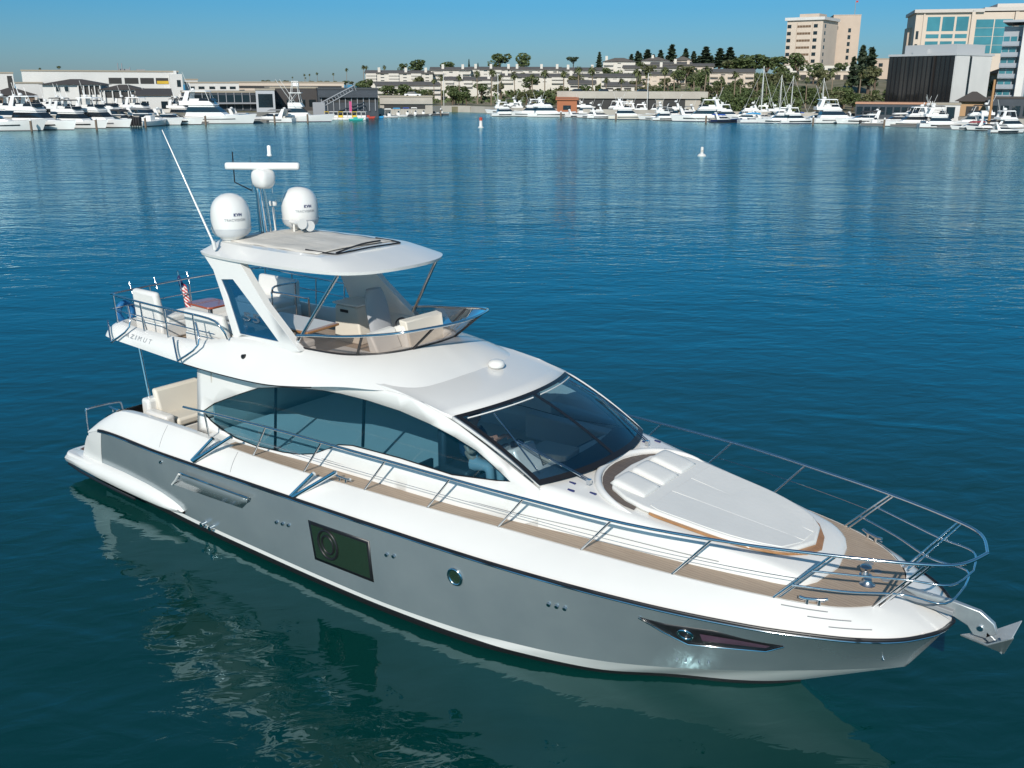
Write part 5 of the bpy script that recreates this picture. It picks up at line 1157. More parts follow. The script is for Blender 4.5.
# all prototypes are one metre per unit, then scaled
for v in range(3):
    m = MB(); H = 10
    def cone(): z = random.random()**1.25; r_ = (1-z)**.8*1.7*(.75+.25*math.sin(z*40+v)); a = random.uniform(0, 6.28); q = random.uniform(.5, 1); return (r_*q*math.cos(a), r_*q*math.sin(a), 1.4+z*(H-1.4))
    leaves(m, 620, cone, .5); proto('conifer%d' % v, m, LEAFD, MB().tube([(0, 0, -1), (0, 0, 5), (0, 0, 9.6)], [.28, .18, .04], 6), BARK)
    m = MB(); lob = [(random.uniform(-2.2, 2.2), random.uniform(-2.2, 2.2), random.uniform(4.2, 7.6), random.uniform(1.2, 2.1), random.uniform(.9, 1.6)) for _ in range(8)]
    leaves(m, 800, blob(lob), .42); tt = MB().tube([(0, 0, -1), (0, 0, 2.2), (.2, .1, 4)], [.35, .28, .2], 6)
    for l in lob[:5]: tt.tube([(0, 0, 2.2), (l[0]*.6, l[1]*.6, l[2]*.8), (l[0], l[1], l[2])], [.2, .12, .04], 5)
    proto('broad%d' % v, m, (LEAFM, LEAFL, LEAFM)[v], tt, BARK)
    m = MB(); lob = [(random.uniform(-2.8, 2.8), random.uniform(-2.8, 2.8), random.uniform(6.6, 8.4), random.uniform(1.3, 2), random.uniform(.6, 1)) for _ in range(9)]
    leaves(m, 800, blob(lob), .42); tt = MB().tube([(0, 0, -1), (.2, 0, 4), (.1, .1, 6)], [.3, .24, .18], 6)
    for l in lob[:6]: tt.tube([(.15, 0, 4.6), (l[0]*.6, l[1]*.6, 6.2), (l[0], l[1], l[2])], [.17, .1, .04], 5)
    proto('pine%d' % v, m, LEAFD, tt, BARK)
    m = MB(); H = 10; bend = random.uniform(-.6, .6)
    for k in range(34):
        a = random.uniform(0, 6.28); el = random.uniform(-.5, 1.2); L = random.uniform(1.3, 1.9); pts = []
        for q in (0, .35, .7, 1): pts.append(Vector((bend+math.cos(a)*math.cos(el)*L*q, math.sin(a)*math.cos(el)*L*q, H+math.sin(el)*L*q-.9*q*q)))
        sd_ = Vector((-math.sin(a), math.cos(a), 0))
        for i in range(3):
            w0, w1 = (.10, .32, .26, .03)[i], (.10, .32, .26, .03)[i+1]; m.add([pts[i]-sd_*w0, pts[i]+sd_*w0, pts[i+1]+sd_*w1-Vector((0, 0, .1)), pts[i+1]-sd_*w1-Vector((0, 0, .1))], [(0, 1, 2, 3)])
    def skirt(): a = random.uniform(0, 6.28); return (bend+.35*math.cos(a), .35*math.sin(a), H-random.uniform(.2, 1.6))
    leaves(m, 40, skirt, .3)
    proto('palm%d' % v, m, LEAFP, MB().tube([(0, 0, -1), (bend*.2, 0, 4), (bend*.6, 0, 7.5), (bend, 0, H)], [.24, .18, .16, .15], 6), BARKP)
    m = MB()
    def bush(): d = Vector((random.gauss(0, 1), random.gauss(0, 1), abs(random.gauss(0, .8)))).normalized(); q = random.uniform(.5, 1); return (d.x*1.5*q, d.y*1.5*q, d.z*1.5*q)
    leaves(m, 170, bush, .3); proto('bush%d' % v, m, (LEAFM, LEAFL, LEAFD)[v], MB().tube([(0, 0, -.5), (0, 0, .8)], [.1, .05], 5), BARK)
NAMES = {'conifer': 'conifer_tree', 'broad': 'broadleaf_tree', 'pine': 'pine_tree', 'palm': 'palm_tree', 'bush': 'shrub'}
def tree(kind, px, D, h_, label, group=None, z=None, wide=1, v=None):
    v = random.randrange(3) if v is None else v; H = {'conifer': 10, 'broad': 8.6, 'pine': 9, 'palm': 11, 'bush': 1.6}[kind]; s = h_/H
    p = G(px, D, z=ground(px, D) if z is None else z)
    r_ = empty(NAMES[kind], p, random.uniform(0, 6.28), label, 'tree' if kind != 'bush' else 'shrub', group); r_.scale = (s*wide, s*wide, s)
    for me, nm_ in zip(PROTO['%s%d' % (kind, v)], ('crown', 'trunk')):
        c = bpy.data.objects.new(nm_, me); COL.objects.link(c); c.parent = r_
def treepx(kind, px, D, pyt, pyb, label, group=None, wide=1, v=None): tree(kind, px, D, Zm(pyt, D)-Zm(pyb, D), label, group, Zm(pyb, D), wide, v)
# skyline trees, one by one
treepx('broad', 499, 425, 54, 76, 'large round tree on the skyline above the left ridge condominiums', wide=1.25, v=0)
treepx('broad', 418, 420, 60, 78, 'broad low tree on the skyline over the left end condominium', wide=1.5, v=2)
treepx('broad', 402, 420, 64, 76, 'small leaning skyline tree at the far left of the ridge', v=0)
treepx('broad', 445, 425, 62, 76, 'flat dark skyline tree between two ridge condominiums', wide=1.6, v=2)
treepx('conifer', 468, 425, 59.5, 71, 'narrow dark cypress on the skyline left of the big round tree', wide=.8)
treepx('conifer', 477, 425, 63, 71, 'small cypress just left of the big round skyline tree', wide=1)
treepx('broad', 520, 425, 53, 76, 'rounded skyline tree right of the big round one', v=2)
treepx('pine', 572, 425, 57, 71, 'spreading skyline pine above the hill centre condominium', wide=1.2)
treepx('conifer', 598, 428, 52, 70, 'pair of merged dark conifers left of the hilltop houses', wide=1.5)
for px, t_, l in ((630, 54, 'small conifer between the two hilltop houses'), (636, 51, 'conifer behind the left hilltop house'), (646, 49.5, 'wide conifer behind the big hilltop house'), (659, 50, 'thin conifer at the big hilltop house gable'), (670, 44.5, 'tallest pointed conifer on the hilltop'), (684, 48.5, 'dark conifer right of the tallest one'), (692, 51, 'slim conifer in the gap of the hilltop row'), (704, 46.5, 'broad dark conifer in the hilltop row'), (718, 48, 'conifer with two tips at the right of the hilltop row'), (728, 47, 'last dense conifer at the right end of the hilltop row')):
    treepx('conifer', px, 432, t_, 69, l, wide=2.7 if px in (646, 704, 718, 728) else 2.1)
for px, t_, b_, w_, l in ((735, 57, 75, 2.0, 'low wide tree under the right conifers'), (752, 54, 76, 1.9, 'dense round tree left of the beige hotel hill'), (765, 57, 77, 1.9, 'tree at the foot of the slope left of the hotel'), (776, 56, 78, 1.6, 'dark tree just left of the beige hotel tower'), (724, 60, 76, 1.9, 'bushy tree right of the peach house'), (745, 60, 76, 1.8, 'green tree above the pale parking block')):
    treepx('broad', px, 405, t_, b_, l, wide=w_)
for px, t_, b_, w_, D_, l in ((858, 45, 90, .8, 330, 'tall dark conifer in front of the plain beige tower'), (867, 47, 90, .9, 326, 'tall leaning conifer left of the black office'), (850, 56, 88, .8, 335, 'shorter conifer left of the tall pair')): treepx('conifer', px, D_, t_, b_, l, wide=w_*1.7)
for px, t_, b_, D_, l in ((796, 52, 78, 430, 'ragged tree climbing the left corner of the hotel tower'), (812, 62, 84, 360, 'round tree before the cream apartment block'), (815, 68, 92, 330, 'big leafy tree left of the cream apartment block'), (838, 62, 78, 420, 'green tree at the foot of the plain tower'), (780, 68, 90, 350, 'dense tree left of the round one'), (770, 72, 95, 330, 'bushy tree behind the sailing boats'), (873, 66, 95, 300, 'green tree beside the black office left edge'), (700, 72, 92, 320, 'dark rounded tree right of the cream condominium'), (690, 76, 92, 322, 'dark rounded tree touching the cream condominium')): treepx('broad', px, D_, t_, b_, l, wide=1.1)
for px in (995, 1003): treepx('broad', px, 262, 80, 100, 'small tree before the orange tiled house', 'trees by the tiled house')
for i in range(12):
    px = 632+i*9+random.uniform(-3, 3); treepx('conifer', px, 438, random.uniform(52, 57), 69, 'lower dark conifer filling the hilltop row behind the taller ones', 'conifers filling the hilltop row', wide=2.4)
# palms
for i in range(20):
    px = 430+i*14.5+random.uniform(-4, 4); D = SHORE(px)+random.uniform(26, 60); tree('palm', px, D, random.uniform(8, 12), 'tall slender palm on the far shore in front of the hillside condominiums', 'palms below the hillside')
for i in range(13):
    px = 716+i*12.5+random.uniform(-4, 4); D = SHORE(px)+random.uniform(26, 60); tree('palm', px, D, random.uniform(7.5, 11), 'palm behind the boats between the promenade deck and the black office', 'palms right of the promenade')
for px, t_ in ((304, 74), (309, 74), (317, 72.5), (333, 73), (346, 68), (363, 65), (366, 65.5), (384, 65), (292, 77), (305, 77.5)): treepx('palm', px, 520, t_, 86, 'distant thin palm standing against the sky left of the hill', 'thin palms against the sky', wide=.9)
for px in (40, 60, 58): treepx('palm', px, 300, 67 if px > 50 else 69, 79, 'palm crown rising behind the long white left building', 'palms behind the white building', wide=1.2)
# hillside and shore planting, each bush its own thing
for i in range(84):
    px = random.uniform(300, 800); D = SHORE(px)+random.uniform(40, 150); k = random.choice(('bush', 'broad', 'broad', 'bush')); tree(k, px, D, random.uniform(1.8, 3) if k == 'bush' else random.uniform(3.5, 6), 'rounded shrub planted on the slope between condominiums and shore' if k == 'bush' else 'small leafy tree on the slope between condominiums and shore', 'shrubs on the slope' if k == 'bush' else 'small trees on the slope', wide=1.3)
for i in range(44):
    px = random.uniform(400, 880); D = SHORE(px)+random.uniform(18, 30); tree('broad', px, D, random.uniform(3.0, 5), 'low leafy tree at the water edge behind the moored boats', 'low trees behind the boats', wide=1.35)
for i in range(12):
    px = 262+i*9+random.uniform(-3, 3); treepx('broad', px, 430, 81.5+random.uniform(-1, 1.5), 87, 'low tree on the distant skyline behind the dark boathouse', 'low skyline trees', wide=1.8)
for i in range(24):
    px = random.uniform(770, 886); D = SHORE(px)+random.uniform(22, 80); tree('broad', px, D, random.uniform(3.5, 6), 'leafy tree on the green slope between the sailing masts and the black office', 'trees on the right slope', wide=1.2)
for i in range(14):
    px = random.uniform(690, 775); D = SHORE(px)+random.uniform(60, 90); tree('broad', px, D, random.uniform(3.5, 5), 'leafy tree on the slope around the pale parking block', 'trees round the parking block', wide=1.25)
HEDGE = MB()
for i in range(2600):
    px = random.uniform(700, 800); D = SHORE(px)+random.uniform(14, 17); p = G(px, D, z=1.6+random.uniform(0, 3.0)); leaves(HEDGE, 1, lambda: p, .4)
for i in range(6000):
    px = random.uniform(380, 790); D = SHORE(px)+random.uniform(50, 190); p = G(px, D, z=ground(px, D)+random.uniform(0, .9)); leaves(HEDGE, 1, lambda: p, .75)
o = HEDGE.build('ground_cover', LEAFM, None, rec=False); tag(o, 'green ground cover and clipped hedge spread over the far slope', 'ground cover', kind='stuff')
# ================================================================== MOORED BOATS, DOCKS, BUOYS
BHULL = mat('boat gelcoat', (.74, .735, .72), .25, coat=.3); BCREAM = mat('boat cream gelcoat', (.66, .62, .54), .3, coat=.3)
BNAVY = mat('navy boat hull', (.02, .03, .08), .25, coat=.4); BGLASS = mat('boat dark glass', (.012, .016, .02), .06, spec=.9)
CVBLK = mat('black canvas', (.02, .021, .024), .8); CVBLU = mat('blue canvas', (.015, .06, .30), .7); CVGRY = mat('grey canvas', (.16, .165, .17), .8); CVCYN = mat('bright blue canvas', (.02, .25, .50), .7); CVWHT = mat('white canvas', (.65, .64, .62), .7); CVTEAL = mat('teal plastic', (.02, .35, .30), .5); CVRED = mat('red plastic', (.45, .05, .03), .5); CVYEL = mat('yellow plastic', (.6, .42, .03), .5)
ALU = mat('white painted spar', (.62, .62, .6), .35); WOOD = mat('varnished spar', (.38, .2, .08), .4)
def boathull(L, Bm, fb, m, par, stern=.9):
    """x forward from the stern (0) to the bow (L); z = 0 at the waterline"""
    rows = []
    for i in range(17):
        u = i/16; w = Bm/2*(stern+(1-stern)*min(1, u*3))*(1-max(0, (u-.45)/.55)**2.2); sh = fb*(1+.42*u*u); kx = L*u
        rows.append([(kx*(.93 if True else 1), -w*.80*(1-.5*max(0, u-.5)), -.25), (kx*(.93+.02*u), -w*.9*(1-.35*max(0, u-.5)), .25), (kx*(.93+.05*u), -w*.97, sh*.7), (kx*(.93+.07*u), -w, sh), (kx*(.93+.065*u), -w*.9, sh+.02), (kx*(.93+.05*u), 0, sh+.08)])
    b_ = MB().mgrid(rows); r0_ = rows[0]; b_.add([*r0_, *[(x, -y, z) for x, y, z in r0_[::-1]]], [tuple(range(12))])
    bs = MB().mgrid([[(r_[0][0], r_[0][1]*1.02, -.2), (r_[1][0]+.01, r_[1][1]*1.004-.012, .13)] for r_ in rows])
    bs.build('boot_stripe', (CVBLK, BNAVY, CVGRY, CVBLK)[int(L*10) % 4], par, smooth=40)
    return b_.build('hull', m, par, smooth=40)
def wedge(L0, L1, w0, w1, z0, z1, rf, rb, taper=.85):
    """cabin block from x=L0 (aft) to x=L1 (front) with raked ends and tumblehome"""
    return MB().hexa([(L0, -w0, z0), (L1, -w1, z0), (L1, w1, z0), (L0, w0, z0)], [(L0+rb, -w0*taper, z1), (L1-rf, -w1*taper, z1), (L1-rf, w1*taper, z1), (L0+rb, w0*taper, z1)])
def band(L0, L1, w0, w1, z0, z1, rf, rb, a, b_, taper=.85, e=.03):
    def P(x, w, s, q):
        xb = (L0, L1)[x]; xt = (L0+rb, L1-rf)[x]; ww = (w0, w1)[x]; return (xb+(xt-xb)*q+(e if x else -e), s*(ww*(1+(taper-1)*q)+e), z0+(z1-z0)*q)
    return MB().hexa([P(0, 0, -1, a), P(1, 0, -1, a), P(1, 0, 1, a), P(0, 0, 1, a)], [P(0, 0, -1, b_), P(1, 0, -1, b_), P(1, 0, 1, b_), P(0, 0, 1, b_)])
def boat(kind, px, py, L, head, label, hull=None, canvas=CVBLK, group=None, seed=0, D=None):
    L *= 1.0 if px < 330 else .66
    rnd = random.Random(seed*31+int(px)); D = D or Dw(py); p = G(px, D, z=0)
    nm_ = {'yacht': 'motor_cruiser', 'express': 'express_cruiser', 'sport': 'sportfishing_boat', 'sail': 'sailing_boat', 'small': 'small_boat'}[kind]
    o = empty(nm_, p, VR+R(head), label, 'sailing boat' if kind == 'sail' else 'boat', group); hm = hull or BHULL
    Bm = L*(.29 if kind != 'sail' else .27); fb = L*.078 if kind not in ('sail', 'small') else L*.075
    # boats are modelled about their middle
    q = lambda b_: b_
    ch = []
    h_ = boathull(L, Bm, fb, hm, o); ch.append(h_); w = Bm/2
    def add(b_, name, m, par=o, **k):
        c = b_.build(name, m, par, **k); ch.append(c) if par is o else None; return c
    st = MB()
    for sg in (1, -1): st.tube([(L*u*.93+.1+L*.02*u, sg*(w*.93*(1-max(0, (u-.45)/.55)**2.2)+.01), fb*.62*(1+.3*u*u)) for u in frange(.2, .8, 10)], .13, 6)
    if kind in ('yacht', 'express'): add(st, 'hull_line', BGLASS if rnd.random() < .6 else CVGRY)
    if kind == 'yacht':
        z0 = fb*1.05; a = (L*.16, L*.66, w*.80, w*.60, z0, z0+L*.125, L*.16, .05*L); add(wedge(*a), 'deckhouse', BHULL, bevel=.12)
        add(band(*a, .38, .86), 'window', BGLASS)
        b_ = (L*.10, L*.52, w*.78, w*.62, a[5], a[5]+L*.05, L*.06, .0); add(wedge(*b_, .95), 'flybridge', BHULL, bevel=.08)
        add(band(L*.34, L*.50, w*.6, w*.55, b_[5], b_[5]+L*.03, L*.03, 0, 0, 1, .8), 'windscreen', BGLASS)
        add(MB().box(L*.22, L*.42, -w*.5, w*.5, b_[5], b_[5]+L*.025), 'seat', CVWHT, bevel=.05)
        hz = b_[5]+L*.105
        if rnd.random() < .75:
            hm_ = canvas if rnd.random() < .75 else BHULL
            add(MB().hexa([(L*.14, -w*.6, hz), (L*.44, -w*.55, hz), (L*.44, w*.55, hz), (L*.14, w*.6, hz)], [(L*.16, -w*.55, hz+.16), (L*.41, -w*.5, hz+.18), (L*.41, w*.5, hz+.18), (L*.16, w*.55, hz+.16)]), 'hardtop', hm_)
            t_ = MB()
            for sg in (1, -1):
                t_.hexa([(L*.14, sg*w*.62-.08, b_[5]), (L*.20, sg*w*.62-.08, b_[5]), (L*.20, sg*w*.62+.08, b_[5]), (L*.14, sg*w*.62+.08, b_[5])], [(L*.18, sg*w*.55-.08, hz), (L*.23, sg*w*.55-.08, hz), (L*.23, sg*w*.55+.08, hz), (L*.18, sg*w*.55+.08, hz)]); t_.tube([(L*.46, sg*w*.55, b_[5]), (L*.42, sg*w*.5, hz)], .05, 5)
            add(t_, 'radar_arch', BHULL)
        else: hz = b_[5]+.3
        add(MB().tube([(L*.22, 0, hz), (L*.20, 0, hz+L*.10)], .07, 6).lathe([(0, 0), (.35, .05), (.38, .25), (.2, .42), (0, .45)], (L*.24, 0, hz+.2), 10), 'mast', BHULL)
        add(MB().tube([(L*.18, w*.4, hz), (L*.10, w*.4, hz+L*.22)], .035, 4), 'aerial', ALU)
        add(wedge(L*.62, L*.86, w*.42, w*.2, fb*1.15, fb*1.35, L*.08, 0, .9), 'foredeck', BHULL, bevel=.05)
    elif kind == 'express':
        z0 = fb*1.05; a = (L*.24, L*.70, w*.78, w*.45, z0, z0+L*.085, L*.24, L*.02); add(wedge(*a), 'deckhouse', BHULL, bevel=.12); add(band(*a, .35, .9), 'window', BGLASS)
        add(MB().box(L*.04, L*.28, -w*.7, w*.7, fb*.7, fb*1.12), 'cockpit', BCREAM, bevel=.05)
        hz = a[5]+L*.075; t_ = MB()
        for sg in (1, -1): t_.hexa([(L*.2, sg*w*.74-.08, z0), (L*.29, sg*w*.74-.08, z0), (L*.29, sg*w*.74+.08, z0), (L*.2, sg*w*.74+.08, z0)], [(L*.15, sg*w*.6-.08, hz), (L*.2, sg*w*.6-.08, hz), (L*.2, sg*w*.6+.08, hz), (L*.15, sg*w*.6+.08, hz)])
        t_.box(L*.15, L*.2, -w*.62, w*.62, hz-.12, hz+.06); add(t_, 'radar_arch', BHULL)
        if rnd.random() < .7: add(MB().hexa([(L*.06, -w*.65, hz-.25), (L*.5, -w*.5, hz-.35), (L*.5, w*.5, hz-.35), (L*.06, w*.65, hz-.25)], [(L*.1, -w*.55, hz), (L*.44, -w*.42, hz-.05), (L*.44, w*.42, hz-.05), (L*.1, w*.55, hz)]), 'bimini', canvas, bevel=.08)
        add(MB().lathe([(0, 0), (.3, .05), (.32, .22), (0, .34)], (L*.175, 0, hz+.06), 10), 'radar', BHULL)
    elif kind == 'sport':
        z0 = fb*1.02; a = (L*.34, L*.66, w*.78, w*.58, z0, z0+L*.13, L*.14, .0); add(wedge(*a), 'deckhouse', BHULL, bevel=.1); add(band(*a, .4, .85), 'window', BGLASS)
        add(wedge(L*.34, L*.56, w*.7, w*.6, a[5], a[5]+L*.06, L*.04, 0, .95), 'flybridge', BHULL, bevel=.08)
        t_ = MB(); z1 = a[5]+L*.06; z2 = z1+L*.13; z3 = z2+L*.16
        for sg in (1, -1):
            for x in (L*.36, L*.52): t_.tube([(x, sg*w*.62, z1), (x-(x-L*.44)*.3, sg*w*.42, z2), (x-(x-L*.44)*.6, sg*w*.22, z3)], .06, 5)
            t_.tube([(L*.36, sg*w*.62, z1), (L*.47, sg*w*.42, z2)], .04, 4)
        add(t_, 'tower', ALU); add(MB().box(L*.36, L*.54, -w*.5, w*.5, z2, z2+.14), 'hardtop', BHULL); add(MB().box(L*.40, L*.5, -w*.28, w*.28, z3, z3+.12).box(L*.42, L*.5, -w*.2, w*.2, z3-.9, z3-.2), 'lookout', BHULL)
        ot = MB()
        for sg in (1, -1): ot.tube([(L*.45, sg*w*.8, a[5]), (L*.2, sg*w*1.1, a[5]+L*.38)], .05, 4)
        add(ot, 'outrigger', ALU); add(MB().box(L*.04, L*.3, -w*.7, w*.7, fb*.6, fb*.98), 'cockpit', BCREAM)
    elif kind == 'sail':
        a = (L*.25, L*.62, w*.55, w*.38, fb*1.05, fb*1.05+L*.04, L*.06, 0); add(wedge(*a), 'cabin', BHULL, bevel=.05); add(band(*a, .3, .8), 'window', BGLASS)
        mh = L*rnd.uniform(1.15, 1.3); MS = add(MB().tube([(L*.56, 0, fb), (L*.555, 0, fb+mh)], [.11, .07], 6), 'mast', ALU)
        MB().tube([(L*.56, 0, fb+L*.13), (L*.16, 0, fb+L*.125)], .07, 6).build('boom', ALU, MS); MB().tube([(L*.55, 0, fb+L*.14), (L*.35, 0, fb+L*.16), (L*.17, 0, fb+L*.14)], [.2, .17, .1], 8).build('furled_sail', canvas, MS)
        sr = MB().tube([(L*.97, 0, fb*1.4), (L*.555, 0, fb+mh*.95)], .04, 4).tube([(0.1, 0, fb), (L*.555, 0, fb+mh)], .02, 4)
        for sg in (1, -1): sr.tube([(L*.54, sg*w, fb), (L*.555, sg*.5, fb+mh*.55), (L*.555, 0, fb+mh*.95)], .02, 4)
        sr.build('rigging', ALU, MS)
    else:
        add(MB().box(L*.38, L*.55, -w*.35, w*.35, fb*.7, fb+.7), 'console', BHULL, bevel=.06); add(wedge(L*.46, L*.56, w*.36, w*.3, fb+.65, fb+1.05, .15, 0), 'windscreen', BGLASS)
        add(MB().box(L*.1, L*.3, -w*.6, w*.6, fb*.6, fb+.2), 'seat', CVWHT, bevel=.05)
        add(MB().box(-.35, .15, -.22, .22, .25, fb+.55), 'outboard', CVBLK, bevel=.08)
        if canvas is not CVBLK:
            add(MB().hexa([(L*.2, -w*.7, fb+1.6), (L*.6, -w*.65, fb+1.6), (L*.6, w*.65, fb+1.6), (L*.2, w*.7, fb+1.6)], [(L*.24, -w*.55, fb+1.8), (L*.56, -w*.5, fb+1.8), (L*.56, w*.5, fb+1.8), (L*.24, w*.55, fb+1.8)]), 'bimini', canvas)
            t_ = MB()
            for sg in (1, -1):
                for x in (.24, .57): t_.tube([(L*x, sg*w*.75, fb), (L*x, sg*w*.6, fb+1.65)], .03, 4)
            add(t_, 'bimini_frame', ALU)
    for c in o.children: c.location.x -= L*.5
    return o
# left marina, from the frame edge towards the channel
boat('express', -4, 133, 17, 4, 'white boat cut by the left frame edge, bow pointing right', canvas=CVGRY)
boat('yacht', 42, 131.5, 15, -18, 'large white motor cruiser with dark hull windows, second boat from the left frame edge', seed=1, canvas=BHULL)
boat('yacht', 18, 127, 14, -25, 'white motor cruiser in the second row at far left, behind the frame edge boat', seed=4, canvas=CVGRY)
boat('yacht', 80, 130, 13, -22, 'white motor cruiser with black canopy between the large left cruiser and the black topped one', seed=2, canvas=CVBLK)
boat('yacht', 103, 129, 14, -24, 'white motor cruiser with black hardtop in front of the columned clubhouse', seed=5, canvas=CVBLK)
boat('yacht', 70, 125, 13, -30, 'white cruiser in the second row left of the columned clubhouse', seed=9, canvas=CVBLK)
boat('yacht', 117, 124.5, 13, -25, 'white cruiser in the second row under the clubhouse balcony', seed=8, canvas=CVGRY)
boat('express', 128, 127, 12, -28, 'white sports cruiser with black canvas right of the black hardtop cruiser', canvas=CVBLK)
boat('express', 152, 126.5, 13, -10, 'white sports cruiser with grey canvas left of the two long bows', canvas=CVGRY)
boat('express', 176, 126, 12, -14, 'white sports cruiser showing two dark hull ports, before the sloping roofed shed', canvas=CVWHT)
boat('yacht', 147, 122.5, 13, -22, 'white cruiser in the second row in front of the stair tower', seed=3, canvas=BHULL)
boat('yacht', 188, 121.5, 12, -22, 'white cruiser in the second row left of the long bowed yacht', seed=12, canvas=CVBLK)
boat('yacht', 216, 124.8, 17, -6, 'longest white yacht of the left marina, long bow pointing right before the dark restaurant', seed=6, canvas=BHULL)
boat('express', 248, 123.5, 11, -8, 'low white sports boat just right of the longest left yacht', canvas=CVWHT)
boat('express', 268, 123.5, 11, 172, 'white sports boat with stern to the sportfisher, bow left', canvas=CVGRY)
boat('sport', 300, 122.8, 14.5, 2, 'white sportfishing boat with tall tower beside the dark boathouse')
# five big outboards on a tender
p = G(136, Dw(128.5), z=0); TN = empty('small_boat', p, VR+R(70), 'open tender showing a row of five black outboard engines', 'boat')
boathull(9, 3.2, .9, BHULL, TN); 
for i in range(5): MB().box(-.75, .1, -1.25+i*.55, -.85+i*.55, .2, 1.75).build('outboard', CVBLK, TN, bevel=.12)
MB().box(3.2, 4.6, -.6, .6, .8, 1.9).build('console', BHULL, TN, bevel=.1)
# small craft by the boathouse
for i in range(9):
    px = 327+i*4.6; c = (CVYEL, CVWHT, CVWHT)[i % 3]
    o = empty('pedal_boat', G(px, Dw(120.8), z=0), VR+R(80), {0: 'yellow canopied pedal boat in the row by the pink banner', 1: 'white pedal boat in the row by the pink banner', 2: 'white pedal boat in the row by the pink banner'}[i % 3], 'pedal boat', 'pedal boats by the banner')
    MB().box(-1.2, 1.2, -.62, .62, .0, .5).build('hull', CVWHT, o, bevel=.12); MB().box(-.6, .2, -.5, .5, .5, 1.0).build('seat', c, o, bevel=.1); MB().box(-.7, .6, -.55, .55, 1.7, 1.8).box(-.65, -.6, -.5, -.45, .5, 1.7).box(-.65, -.6, .45, .5, .5, 1.7).build('canopy', c, o)
for px, py, c, l in ((355, 121.5, CVTEAL, 'teal plastic paddle craft floating by the pedal boats'), (367, 119.5, CVRED, 'red plastic paddle craft between the teal and blue ones'), (376, 119, CVCYN, 'bright blue paddle craft left of the small white motor boats'), (361, 118.6, CVYEL, 'yellow paddle craft behind the red one'), (372, 117.8, CVTEAL, 'small teal paddle craft behind the blue one')):
    o = empty('paddle_craft', G(px, Dw(py), z=0), VR+R(15), l, 'paddle craft'); MB().hexa([(-1.4, -.4, 0), (1.4, -.4, 0), (1.4, .4, 0), (-1.4, .4, 0)], [(-1.6, -.5, .4), (1.8, -.3, .5), (1.8, .3, .5), (-1.6, .5, .4)]).build('hull', c, o, bevel=.08); MB().box(-.5, .4, -.35, .35, .4, .75).build('seat', c, o, bevel=.06)
for px, py, h_, c, l, L in ((389, 118.5, 10, CVWHT, 'small white motor boat nearest the dark boathouse', 6.5), (398, 117.6, -6, CVCYN, 'small white boat with bright blue bimini by the road bridge', 7), (407, 117, 5, CVBLU, 'small white boat with deep blue bimini before the bridge opening', 6.5), (415, 116.6, 0, CVWHT, 'small white boat with pale bimini right of the blue ones', 6), (423, 116.4, 8, CVBLK, 'small open white boat at the right end of the little fleet', 6), (404, 115.4, 180, CVGRY, 'small white boat with grey bimini in the back row of the little fleet', 6), (441, 115, 5, CVBLK, 'lone small white boat beyond the end of the bridge', 6)):
    boat('small', px, py, L, h_, l, canvas=c)
# centre row
boat('yacht', 508, 116.6, 14, 12, 'white motor cruiser at the left end of the long centre row', seed=21, canvas=CVWHT)
boat('yacht', 527, 116.8, 17, 168, 'white motor cruiser with bow left, second in the centre row', seed=22, canvas=BHULL)
boat('yacht', 551, 117.2, 18, -4, 'biggest white motor yacht at the left of the centre row', seed=24, canvas=BHULL)
boat('express', 577, 117.5, 10, 8, 'low white sports boat in the gap right of the biggest centre yacht', canvas=CVGRY)
boat('yacht', 590, 118, 11, 175, 'white cruiser with bow left before the promenade boat bays', seed=25, canvas=CVBLK)
boat('express', 603, 118.5, 12, -5, 'white sports cruiser below the left boat bay', canvas=CVWHT)
boat('yacht', 630, 119.3, 16, -3, 'long low white cruiser with cream hull in the middle of the promenade', seed=27, canvas=BHULL, hull=BCREAM)
boat('express', 654, 119.8, 12, 172, 'white sports cruiser with bow left, right of the cream hulled one', canvas=CVBLK)
boat('yacht', 668, 120.3, 12, 6, 'white cruiser at the right end of the promenade deck', seed=29, canvas=CVGRY)
boat('yacht', 697, 121.2, 19, 176, 'large cream and white motor yacht right of the promenade ramp', seed=30, canvas=BHULL)
boat('express', 725, 122, 11, 4, 'navy hulled sports boat with blue canvas near the white sailing boat', hull=BNAVY, canvas=CVBLU)
boat('sail', 757, 122.5, 13, 8, 'white sailing boat with leaning tall mast and bright blue sail cover', canvas=CVCYN, seed=3).rotation_euler[0] = 0
boat('yacht', 741, 121, 11, 170, 'white cruiser just left of the sailing boat with bright blue cover', seed=31, canvas=CVWHT)
boat('sail', 776, 120.5, 11, 15, 'white sailing boat with pale sail cover, second mast from the left', canvas=CVWHT, seed=4)
boat('sail', 791, 120, 12, 175, 'white sailing boat moored behind the cruisers, third mast', canvas=CVBLU, seed=5)
boat('yacht', 775, 122.8, 13, 174, 'white cruiser with bow left below the sailing masts', seed=33, canvas=CVGRY)
boat('yacht', 798, 122.9, 13, 6, 'white cruiser directly left of the large raked motor yacht', seed=34, canvas=BHULL)
boat('sail', 818, 119.5, 11, 5, 'white sailing boat whose mast stands left of the black office', canvas=CVWHT, seed=6)
boat('yacht', 838, 122.6, 20, -2, 'large raked white motor yacht with bow right, left of the quay wall', seed=36, canvas=BHULL)
boat('small', 874, 124.5, 9, 3, 'long pale launch moored below the glazed quay building', canvas=CVWHT)
boat('yacht', 906, 125.6, 15, 182, 'boxy white cruiser with long windows and bow left under the black office', seed=38, canvas=BHULL)
boat('yacht', 944, 127, 15, -8, 'white cruiser before the windowless white quay building', seed=40, canvas=CVWHT)
boat('express', 967, 129, 10, 178, 'sports boat with dark red canvas beside the gazebo', canvas=mat('dark red canvas', (.22, .03, .04), .7))
